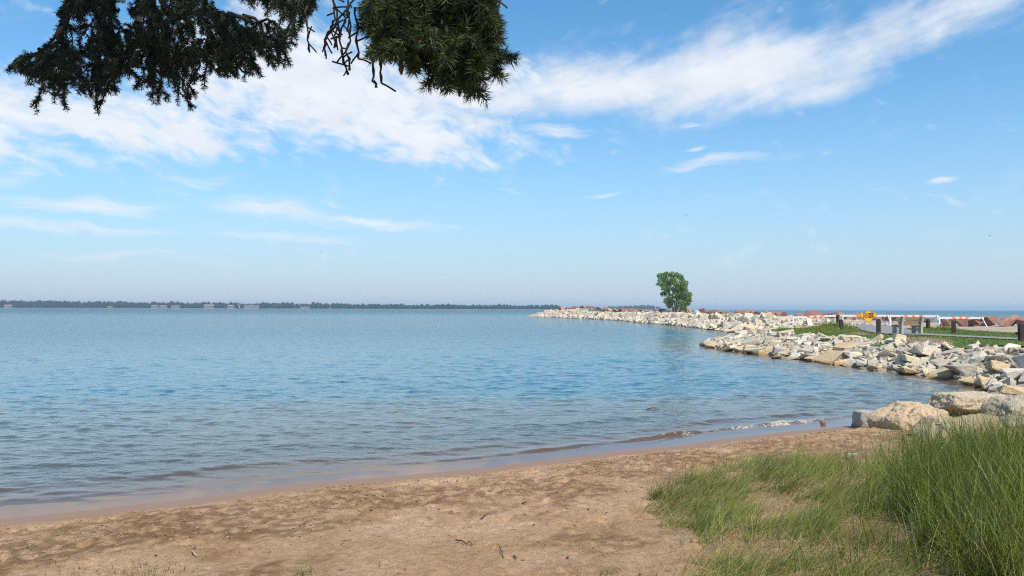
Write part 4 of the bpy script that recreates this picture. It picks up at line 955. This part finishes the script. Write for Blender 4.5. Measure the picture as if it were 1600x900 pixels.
# loose tall stems around the stand and thinning to the left
ED = [(1290, 800), (1330, 730), (1420, 700), (1640, 690), (1700, 900), (1300, 900)]
xy = in_region(150, ED); ctr = np.repeat(xy, 9, 0); n = len(ctr)
gb.add(blades(with_z(ctr + rg.normal(0, .035, (n, 2))), rg.uniform(.25, .62, n), rg.uniform(0, 6.28, n), np.abs(rg.normal(.12, .15, n)), np.abs(rg.normal(.35, .3, n)), rg.uniform(.004, .007, n), pick(PAL, n), 5))
xy = in_region(46, [(1440, 790), (1500, 745), (1640, 740), (1660, 850), (1480, 850)]); n = len(xy)
gb.add(blades(with_z(xy), rg.uniform(.85, 1.12, n), rg.uniform(0, 6.28, n), np.abs(rg.normal(.06, .06, n)), np.abs(rg.normal(.3, .2, n)), rg.uniform(.004, .006, n), pick(PAL, n), 6))
gb.build('tall_grass', kind='stuff')
# lower matted grass, combed over by wind
MAT = [(1010, 792), (1065, 750), (1180, 726), (1300, 720), (1400, 735), (1470, 760), (1700, 790), (1700, 985), (1130, 985), (1090, 900), (1085, 845), (1040, 825)]
gb = GB(); Pm = np.array([hit(*q)[:2] for q in MAT])
xy = in_region(700, Pm); dens = fbm2(xy[:, 0], xy[:, 1], 1.5, 3); xy = xy[dens > -.15] + rg.normal(0, .10, (int((dens > -.15).sum()), 2)); k_ = len(xy); nb = 52
ctr = np.repeat(xy, nb, 0); n = len(ctr); flow = np.repeat(R_(12) + 1.6 * fbm2(xy[:, 0], xy[:, 1], .9, 2, z=2.2), nb)
gb.add(blades(with_z(ctr + rg.normal(0, .060, (n, 2))), rg.uniform(.16, .46, n) * np.repeat(rg.uniform(.6, 1.15, k_), nb), flow + rg.normal(0, .42, n), np.clip(rg.normal(.92, .30, n), .1, 1.45), np.abs(rg.normal(.6, .35, n)), rg.uniform(.0035, .006, n), np.clip(pick(PAL, n, [.14, .28, .30, .22, .06]) * np.repeat(rg.uniform(.8, 1.3, (k_, 1)), nb, 0), 0, .5), 5))
xy = in_region(130, Pm); ctr = np.repeat(xy, 7, 0); n = len(ctr)
gb.add(blades(with_z(ctr + rg.normal(0, .03, (n, 2))), rg.uniform(.16, .42, n), rg.uniform(0, 6.28, n), np.abs(rg.normal(.2, .2, n)), np.abs(rg.normal(.5, .3, n)), rg.uniform(.0035, .006, n), pick(PAL, n), 4))
SIDE = np.array([(3.6, 4.5), (9.4, 3.2), (9.4, 12.5), (7.2, 11.5), (5.0, 8.5)])
xy = in_region(330, SIDE); ctr = np.repeat(xy, 22, 0); n = len(ctr)
gb.add(blades(with_z(ctr + rg.normal(0, .06, (n, 2))), rg.uniform(.2, .6, n), rg.uniform(0, 6.28, n), np.abs(rg.normal(.3, .3, n)), np.abs(rg.normal(.6, .4, n)), rg.uniform(.004, .007, n), pick(PAL, n), 4))
gb.build('matted_grass', kind='stuff')
gb = GB(); n = 14000; xy = in_region(n, Pm); gb.add(blades(with_z(xy, -.004), rg.uniform(.08, .34, n), rg.normal(R_(10), 1.1, n), rg.uniform(.95, 1.52, n), rg.uniform(.0, .5, n), rg.uniform(.0022, .0042, n), pick(DRY, n), 4))
STR = [(1180, 722), (1400, 690), (1420, 740), (1330, 770), (1180, 770)]
n = 2600; xy = in_region(n, STR); gb.add(blades(with_z(xy, -.006), rg.uniform(.06, .25, n), rg.uniform(0, 6.28, n), rg.uniform(1.2, 1.55, n), rg.uniform(.0, .3, n), rg.uniform(.002, .004, n), pick(DRY, n), 3))
n = 260; xy = in_region(n, [(850, 840), (1000, 800), (1100, 850), (1130, 910), (860, 910)]); gb.add(blades(with_z(xy, -.006), rg.uniform(.1, .4, n), rg.uniform(0, 6.28, n), rg.uniform(1.35, 1.56, n), rg.uniform(-.1, .15, n), rg.uniform(.002, .0035, n), pick(DRY, n), 4))
gb.build('dry_grass', kind='stuff')
# single tufts standing on bare sand
def tuft_thing(px, py, nb, h, label, spread=.035, pal=PAL, lean=.25):
    P = hit(px, py); t_ = empty('grass_tuft', (P[0], P[1], float(bz(P[0], P[1]))), label, 'grass tuft', 'grass tufts on bare sand')
    g1 = GB(); b_ = np.concatenate([rg.normal(0, spread, (nb, 2)), np.full((nb, 1), -.015)], 1)
    g1.add(blades(b_, rg.uniform(.5, 1.0, nb) * h, rg.uniform(0, 6.28, nb), np.abs(rg.normal(lean, .2, nb)), np.abs(rg.normal(.5, .35, nb)), rg.uniform(.004, .0065, nb), pick(pal, nb), 5)); g1.build('blades', t_, kind='stuff')
    nd = max(6, nb // 3); g1 = GB(); g1.add(blades(np.concatenate([rg.normal(0, spread * 1.6, (nd, 2)), np.full((nd, 1), .0)], 1), rg.uniform(.05, .16, nd), rg.uniform(0, 6.28, nd), rg.uniform(.9, 1.5, nd), rg.uniform(0, .3, nd), rg.uniform(.003, .004, nd), pick(DRY, nd), 3)); g1.build('dead_blades', t_, kind='stuff')
tuft_thing(1026, 781, 70, .30, 'upright dark green tuft at the sand edge of the grass', .035)
tuft_thing(1052, 782, 40, .24, 'thin tuft just behind the upright dark one', .05)
tuft_thing(998, 792, 9, .18, 'few splayed blades on sand before the upright tuft', .02, lean=.7)
tuft_thing(250, 900, 60, .13, 'broad low green tuft at the bottom edge of the sand', .13)
tuft_thing(205, 900, 34, .11, 'sparse low tuft beside the broad one', .10)
tuft_thing(120, 902, 26, .09, 'thin half dry tuft nearest the left corner', .10)
tuft_thing(478, 902, 46, .11, 'small dense tuft alone at the bottom of the beach', .055)
tuft_thing(950, 905, 16, .13, 'few lone blades at the bottom beside the grassy bank', .05)
tuft_thing(860, 754, 10, .07, 'little straw coloured tuft in mid beach', .012, DRY)
# weeds round the posts and along the bank top
gb = GB()
def weeds(px, py, wpx, n_, h, spread_y=1.2, z=.97):
    P = atz(px, py, z); x = P[0] + rg.normal(0, wpx / FPX * P[1] / 2.4, n_); y = P[1] + rg.normal(0, spread_y, n_)
    b_ = np.stack([x, y, land_z(x, y) - .02], 1); sc_ = np.clip(1.3 - np.abs(x - P[0]) / (wpx / FPX * P[1] * .6), .35, 1.2)
    gb.add(blades(b_, h * sc_ * rg.uniform(.5, 1.1, n_), rg.uniform(0, 6.28, n_), np.abs(rg.normal(.15, .2, n_)), np.abs(rg.normal(.5, .3, n_)), rg.uniform(.02, .04, n_), pick(PAL[1:4], n_), 3))
weeds(1304, 513, 30, 1500, .55); weeds(1290, 515, 40, 900, .3); weeds(1208, 513, 26, 700, .38); weeds(1245, 517, 60, 1300, .22); weeds(1478, 516, 16, 420, .42, .6); weeds(1460, 517, 50, 500, .18)
weeds(1495, 517, 26, 260, .24, .6); weeds(1320, 524, 50, 900, .16, 1); weeds(1530, 519, 70, 420, .16, .8); weeds(1365, 524, 30, 300, .14, .6)
x = rg.uniform(14, 27, 900); y = rg.uniform(190, 209, 900); gb.add(blades(np.stack([x, y, land_z(x, y)], 1), rg.uniform(.2, .55, 900), rg.uniform(0, 6.28, 900), rg.uniform(.1, .5, 900), rg.uniform(.2, .8, 900), rg.uniform(.06, .12, 900), pick(PAL[2:4], 900), 2))
Pl = np.array(lawn_left); n = 7000; xy = in_region(n, Pl); gb.add(blades(np.stack([xy[:, 0], xy[:, 1], land_z(xy[:, 0], xy[:, 1]) + .03], 1), rg.uniform(.06, .15, n), rg.uniform(0, 6.28, n), rg.uniform(.1, .6, n), rg.uniform(.2, .8, n), rg.uniform(.015, .03, n), pick(PAL[:4], n), 2))
Pl = np.array(lawn_right); n = 5000; xy = in_region(n, Pl); gb.add(blades(np.stack([xy[:, 0], xy[:, 1], land_z(xy[:, 0], xy[:, 1]) + .03], 1), rg.uniform(.05, .10, n), rg.uniform(0, 6.28, n), rg.uniform(.1, .6, n), rg.uniform(.2, .8, n), rg.uniform(.015, .03, n), pick(PAL[:3], n), 2))
gb.build('weeds', kind='stuff')

# ------------------------------------------------------------------ bits on the sand
mb = MB(); rd = np.random.default_rng(33)
for _ in range(2600):
    x, y = rd.uniform(-7.5, 8), rd.uniform(3.5, 17); s0 = bs(x, y)
    if s0 < .95: continue
    z = float(bz(x, y)); L = rd.uniform(.008, .024); a = rd.uniform(0, 6.28)
    if rd.random() < .35:
        L *= rd.uniform(1.5, 4); p0 = np.array([x, y, z + .004]); dv = np.array([math.cos(a), math.sin(a), rd.uniform(-.05, .15)]) * L; mb.tube([p0, p0 + dv * .5 + (0, 0, .003), p0 + dv], .0025, 3)
    else:
        V, T = PT[rd.integers(12)]; ca, sa = math.cos(a), math.sin(a); mb.add((V * L) @ np.array([[ca, -sa, 0], [sa, ca, 0], [0, 0, 1]]).T + (x, y, z + L * .15), T=T)
mb.build('beach_debris', M_stick, kind='stuff')
mb = MB(); q = 0
while q < 5200:
    x, y = rd.uniform(-7.5, 8), rd.uniform(3.5, 17); s0 = bs(x, y)
    if s0 < .5 or rd.random() > math.exp(-((s0 - 1.4) / 1.0) ** 2) + .06: continue
    q += 1; z = float(bz(x, y)); L = rd.uniform(.012, .05) * rd.uniform(.5, 1.1); V, T = PT[rd.integers(12)]; a = rd.uniform(0, 6.28); ca, sa = math.cos(a), math.sin(a)
    mb.add((V * L) @ np.array([[ca, -sa, 0], [sa, ca, 0], [0, 0, 1]]).T + (x, y, z + L * .05), T=T)
mb.build('sand_clods', simple('damp sand clods', (.27, .175, .105), .95, .45, 60, .3), kind='stuff')
def stick(pts, rad, label, mat=M_stick, name='stick', lift=.012):
    P = [hit(*q) for q in pts]; P = [(p_[0], p_[1], float(bz(p_[0], p_[1])) + lift + (.012 if i % 2 else 0)) for i, p_ in enumerate(P)]
    MB().tube(P, np.linspace(rad, rad * .5, len(P)), 6).build(name, mat, label=label, category='stick', group='sticks washed up on the sand')
stick([(714, 848), (722, 851), (728, 853), (733, 849.5), (738, 854), (737, 858)], .0065, 'kinked dark driftwood stick on the open sand')
stick([(781, 866), (783, 871), (787, 877)], .005, 'short dark twig with a fork below the kinked stick')
stick([(752, 814), (758, 810), (765, 806)], .006, 'thin straight twig up the beach from the kinked stick')
stick([(816, 789), (822, 789.5)], .008, 'stubby dark chip of wood in mid beach')
stick([(803, 874), (808, 878)], .007, 'dark bark chip beside the forked twig')
stick([(1310, 716), (1330, 722)], .008, 'dark twig on the thatch behind the loose grass')
stick([(300, 866), (303, 871), (308, 875)], .007, 'pale straw stem on the left of the beach', simple('straw', (.45, .36, .2), .8, .2, 40))
P = atz(1019, 638, .02); MB().tube([(P[0] - .16, P[1] - .05, .0), (P[0], P[1], .03), (P[0] + .18, P[1] + .04, .02)], [.012, .016, .008], 6).build('floating_stick', M_stick, label='dark stick floating on the water off the beach', category='stick')
P = hit(1330, 718); b = MB(); V, T = PT[3]; b.add(V * np.array([.09, .05, .03]) + (P[0], P[1], float(bz(P[0], P[1])) + .06), T=T); b.add(V * np.array([.05, .07, .03]) + (P[0] + .07, P[1] + .02, float(bz(P[0], P[1])) + .06), T=T)
b.build('plastic_scrap', simple('mint plastic', (.25, .60, .42), .4, .1, 30), label='scrap of mint green plastic caught in the grass', category='litter')

# ------------------------------------------------------------------ spruce boughs overhead
rsn = np.random.default_rng(123)
def needles_on(shoots, L0, L1, wid, dens, pal, tipbright=0.0):
    V = []; C = []
    for P in shoots:
        P = np.asarray(P); sg_ = np.linalg.norm(np.diff(P, axis=0), axis=1); cu = np.concatenate([[0], np.cumsum(sg_)]); n = int(cu[-1] * dens)
        if n < 2: continue
        u = rsn.uniform(0, cu[-1], n); k = np.clip(np.searchsorted(cu, u, 'right') - 1, 0, len(sg_) - 1); f = ((u - cu[k]) / sg_[k])[:, None]
        B = P[k] * (1 - f) + P[k + 1] * f; tg = (P[k + 1] - P[k]) / sg_[k][:, None]
        rnd = rsn.normal(size=(n, 3)); rnd -= (rnd * tg).sum(1, keepdims=True) * tg; rnd /= np.linalg.norm(rnd, axis=1, keepdims=True) + 1e-9
        d = tg * rsn.uniform(.35, .85, (n, 1)) + rnd * .85 + np.array([0, 0, .12]); d /= np.linalg.norm(d, axis=1, keepdims=True)
        ln = rsn.uniform(L0, L1, (n, 1)); sd_ = np.cross(d, rsn.normal(size=(n, 3))); sd_ /= np.linalg.norm(sd_, axis=1, keepdims=True) + 1e-9
        V.append(np.stack([B, B + d * ln * .45 + sd_ * wid, B + d * ln, B + d * ln * .45 - sd_ * wid], 1).reshape(-1, 3))
        cc = pal[rsn.integers(len(pal), size=n)] * rsn.uniform(.75, 1.25, (n, 1)); C.append(np.repeat(cc, 4, 0))
    V = np.concatenate(V); return V, np.arange(len(V)).reshape(-1, 4), np.concatenate(C)
def shoot(p0, d0, L, droop, n=5, wig=.12):
    P = [np.array(p0, float)]; d = np.array(d0, float); d /= np.linalg.norm(d)
    for k in range(n):
        d = d + np.array([0, 0, -droop]) + rsn.normal(0, wig, 3); d /= np.linalg.norm(d); P.append(P[-1] + d * L / n)
    return P
NP_ = np.array([(.008, .018, .007), (.011, .025, .007), (.018, .038, .009), (.008, .017, .008)])  # left and upper boughs: needle colours darkened to carry the crown's shade
NP_R = np.array([(.016, .032, .008), (.024, .045, .010), (.05, .078, .017), (.014, .03, .012), (.085, .11, .022)])  # right bough: same needles, lighter greens stand for sun on them
TR = np.array([-1.9, -1.6])
spruce = empty('spruce_tree', (TR[0], TR[1], lz(*TR)), 'dark spruce with boughs hanging over the top of the view', 'tree')
SB = np.array([TR[0], TR[1], lz(*TR)])
def loc(P): return np.asarray(P) - SB
MB().tube([(0, 0, -.1), (0.02, 0, 1.5), (.03, .02, 3.5), (.05, 0, 6), (.05, 0, 9.5)], [.26, .21, .18, .12, .02], 14).build('trunk', M_bark, spruce, True)
def bough(stems, fill_poly, nfill, depths, dens_d, NL, pal, limb_pts, limb_r, sh_len, bare=(), cones=(), side=True, dirbias=(0, 0, -1), nw=.0009, gap=-.15, keep=.84):
    lb = MB(); lb.tube([loc(p_) for p_ in limb_pts], limb_r, 10); br = lb.build('branch', M_bark, spruce, True)
    tw = MB(); shoots = []
    for S_, dp, r0 in stems:
        P = [atd(a if a < 690 else 690 + (a - 690) * .8, b_ * (.86 if b_ > 0 else 1), dp + .12 * math.sin(i * 1.7)) for i, (a, b_) in enumerate(S_)]
        fine = []
        for i in range(len(P) - 1):
            for q in range(4): fine.append(P[i] * (1 - q / 4) + P[i + 1] * q / 4 + rsn.normal(0, .004, 3))
        fine.append(P[-1]); tw.tube([loc(p_) for p_ in fine], np.linspace(r0, r0 * .3, len(fine)), 6)
        if not side: continue
        for i in range(2, len(fine)):
            tg = fine[i] - fine[i - 1]; tg /= np.linalg.norm(tg)
            for rep in range(2):
                d = tg * .7 + rsn.normal(0, .6, 3) + np.array(dirbias) * .35; s_ = shoot(fine[i], d, rsn.uniform(.4, 1.0) * sh_len, .10); e = proj(s_[-1]); shoots += [s_] if (in_poly(e[0], e[1], np.array(fill_poly, float)) or rsn.random() < .10) else []
    cnt = 0; Pp = np.array(fill_poly, float); lo, hi = Pp.min(0), Pp.max(0); tr_ = 0
    while cnt < nfill and tr_ < nfill * 40:
        tr_ += 1; q = rsn.uniform(lo, hi)
        if not in_poly(q[0], q[1], Pp) or pnoise(np.array([[q[0] / 42, q[1] / 42, depths[0] * 3]]))[0] < gap: continue
        dp = rsn.uniform(*depths); p0 = atd(q[0], q[1], dp); cx = (lo[0] + hi[0]) / 2
        d = np.array(dirbias) * 1.0 + np.array([(q[0] - cx) / (hi[0] - lo[0]) * 1.2, 0, 0]) + rsn.normal(0, .55, 3); L = rsn.uniform(.45, 1.0) * sh_len
        s_ = shoot(p0, d, L, .06); e = proj(s_[-1])
        if not in_poly(e[0], e[1], Pp) and rsn.random() < keep: continue
        shoots.append(s_); cnt += 1
        for rep in range(2):
            j = rsn.integers(1, 4); d2 = (s_[j + 1] - s_[j]); d2 = d2 / np.linalg.norm(d2) + rsn.normal(0, .55, 3); shoots.append(shoot(s_[j], d2, L * rsn.uniform(.3, .6), .08, 3))
    for s_ in shoots: tw.tube([loc(p_) for p_ in s_], np.linspace(.0035, .0015, len(s_)), 4)
    for S_, dp in bare:
        P = [atd(a, b_, dp) for a, b_ in S_]; fine = []
        for i in range(len(P) - 1):
            for q in range(5): fine.append(P[i] * (1 - q / 5) + P[i + 1] * q / 5 + rsn.normal(0, .0015, 3))
        fine.append(P[-1]); rad = np.array([.0020 + (.0012 if i % 3 == 0 else 0) for i in range(len(fine))]); tw.tube([loc(p_) for p_ in fine], rad, 5)
        for i in range(2, len(fine), 2):
            if rsn.random() < .7: tw.tube([loc(q) for q in shoot(fine[i], rsn.normal(0, .6, 3) + np.array([0, 0, -.5]), rsn.uniform(.01, .04), .1, 3)], .0018, 4)
    tw.build('twigs', M_bark, br, kind='stuff')
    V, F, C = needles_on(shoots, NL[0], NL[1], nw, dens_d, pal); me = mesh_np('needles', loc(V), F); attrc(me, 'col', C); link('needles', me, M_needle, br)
    for px, py, hpx, dp in cones:
        px = px if px < 690 else 690 + (px - 690) * .8; py = py * .86; c_ = loc(atd(px, py, dp)); k = dp / FPX; n = 9; zz_ = np.linspace(0, 1, n); rad = .19 * np.sin(np.pi * np.clip(zz_ * .9 + .08, 0, 1)) ** .7 * (1 + .12 * (np.arange(n) % 2))
        P = [c_ + np.array([rsn.normal(0, .0004), 0, -(q - .5) * hpx * k]) for q in zz_]; MB().tube(P, rad * hpx * k, 8).build('cone', M_conem, br, True)
left_poly = [(112, -40), (100, 10), (84, 28), (98, 48), (72, 80), (40, 100), (10, 112), (12, 132), (50, 142), (72, 160), (100, 176), (118, 150), (150, 186), (172, 162), (195, 172), (205, 135), (226, 150), (248, 178), (262, 150), (300, 182), (296, 150), (316, 120), (350, 144), (400, 138), (396, 112), (420, 108), (456, 92), (440, 62), (436, 34), (400, 42), (372, 34), (350, 36), (330, 0), (310, -40)]
bough([([(110, -60), (108, 0), (102, 40), (90, 75), (62, 95), (30, 112), (14, 122)], 2.5, .012), ([(215, -60), (216, 0), (218, 60), (232, 110), (240, 150)], 2.4, .010), ([(270, -60), (285, 0), (320, 25), (345, 29), (375, 28), (400, 36), (430, 40)], 2.6, .013),
       ([(135, -50), (150, 30), (165, 90), (190, 110), (210, 135)], 2.45, .009), ([(240, -60), (242, 30), (246, 60)], 2.3, .009), ([(345, 30), (370, 42), (395, 60), (420, 80), (446, 88)], 2.6, .007), ([(60, 92), (75, 120), (80, 150), (98, 174)], 2.5, .006),
       ([(300, 0), (330, 60), (345, 100), (390, 132)], 2.5, .009), ([(180, -40), (170, 60), (150, 120), (150, 176)], 2.55, .009), ([(260, 60), (268, 110), (285, 160), (298, 180)], 2.4, .007)],
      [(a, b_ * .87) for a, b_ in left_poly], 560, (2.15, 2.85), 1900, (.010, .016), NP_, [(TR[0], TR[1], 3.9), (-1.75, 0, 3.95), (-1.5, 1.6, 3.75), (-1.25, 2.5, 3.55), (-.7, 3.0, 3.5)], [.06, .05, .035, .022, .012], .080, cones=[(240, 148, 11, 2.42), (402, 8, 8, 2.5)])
mid_poly = [(384, -30), (386, 14), (402, 24), (418, 30), (426, 12), (444, 34), (470, 50), (492, 40), (508, 22), (512, -30)]
right_poly = [(566, -40), (562, 30), (575, 60), (590, 96), (612, 112), (634, 114), (650, 100), (676, 106), (690, 134), (712, 158), (735, 166), (760, 166), (776, 148), (792, 132), (806, 122), (798, 100), (802, 70), (806, 44), (796, 18), (782, 8), (770, -40)]
bough([([(440, -50), (436, 0), (445, 20)], 2.0, .007), ([(480, -40), (476, 10), (470, 36)], 2.0, .006)], mid_poly, 60, (1.8, 2.2), 1800, (.011, .017), NP_,
      [(TR[0], TR[1], 4.3), (-1.4, .2, 4.1), (-.9, 1.4, 3.55), (-.62, 2.0, 3.25)], [.05, .04, .025, .01], .06)
bough([([(600, -40), (606, 20), (612, 70), (620, 104)], 1.5, .008), ([(690, -40), (700, 20), (715, 80), (735, 150)], 1.5, .010), ([(740, -40), (760, 20), (785, 60), (800, 110)], 1.45, .009), ([(650, -40), (655, 30), (660, 90)], 1.55, .008)], [(a if a < 690 else 690 + (a - 690) * .80, b_ * .87) for a, b_ in right_poly], 380, (1.28, 1.75), 2600, (.015, .023), NP_R,
      [(TR[0], TR[1], 4.7), (-1.3, -.2, 4.4), (-.6, .9, 3.6), (-.25, 1.35, 3.12), (-.02, 1.55, 2.98)], [.05, .042, .028, .018, .008], .07,
      bare=[([(520, -20), (524, 30), (516, 45), (508, 60), (507, 76)], 1.6), ([(524, 10), (530, 50), (534, 90), (544, 116)], 1.6), ([(540, -10), (548, 40), (543, 80), (546, 110)], 1.6), ([(478, 10), (480, 50), (484, 82)], 1.8), ([(556, 10), (558, 60), (560, 92)], 1.55),
            ([(584, 30), (585, 80), (584, 120), (588, 137)], 1.5), ([(592, 40), (594, 90), (596, 130)], 1.5), ([(560, -10), (530, 30), (508, 62)], 1.6), ([(545, 20), (534, 45), (522, 75)], 1.6), ([(672, 60), (671, 100), (670, 120)], 1.5), ([(770, 0), (780, 4), (783, -4)], 1.5)],
      cones=[(627, 124, 22, 1.5), (725, 166, 18, 1.45), (747, 164, 15, 1.45), (691, 122, 17, 1.5), (712, 146, 14, 1.5), (706, 70, 12, 1.33), (800, 74, 10, 1.45), (737, 76, 9, 1.3), (666, 28, 11, 1.35), (802, 98, 9, 1.4), (690, 40, 8, 1.3), (718, 98, 10, 1.32)], dirbias=(.1, -.1, -.8), nw=.00075)
# the rest of the tree above the view, which shades the boughs
for k in range(26):
    z0 = 4.5 + k * .19; a = R_(90) + k * 2.4; a = R_(22 + (k * 37) % 95) if k % 4 else a; Lb = 4.0 - k * .12
    dv = np.array([math.cos(a), math.sin(a), 0]); P = [np.array([0, 0, z0]) + dv * Lb * q + np.array([0, 0, .1 * Lb * q - .42 * Lb * q * q]) for q in np.linspace(0, 1, 7)]
    br = MB().tube(P, np.linspace(.05, .012, 7), 7).build('branch', M_bark, spruce, True); shoots = []
    for i in range(1, 7):
        for q in range(8):
            s_ = shoot(P[i] * .99 + rsn.normal(0, .05, 3), dv * .5 + np.array([-dv[1], dv[0], 0]) * rsn.normal(0, 1.0) + (0, 0, -.2), rsn.uniform(.3, .75), .12, 4); shoots.append(s_)
    V, F, C = needles_on(shoots, .05, .09, .006, 190, NP_); me = mesh_np('needles', V, F); attrc(me, 'col', C); link('needles', me, M_needle, br)

# ------------------------------------------------------------------ air
HAZE = True
if HAZE:
    m = bpy.data.materials.new('summer haze'); m.use_nodes = True; t = m.node_tree; t.nodes.clear(); out = node(t, 'ShaderNodeOutputMaterial')
    v = node(t, 'ShaderNodeVolumePrincipled', {'Color': (.62, .82, 1.0, 1), 'Density': .00020, 'Anisotropy': .15}); t.links.new(v.outputs[0], out.inputs['Volume'])
    me = MB().box((0, 5000, 12), (26000, 14500, 36)); link('haze', mesh_np('haze', np.concatenate(me.V), np.concatenate(me.Q)), m, kind='stuff')
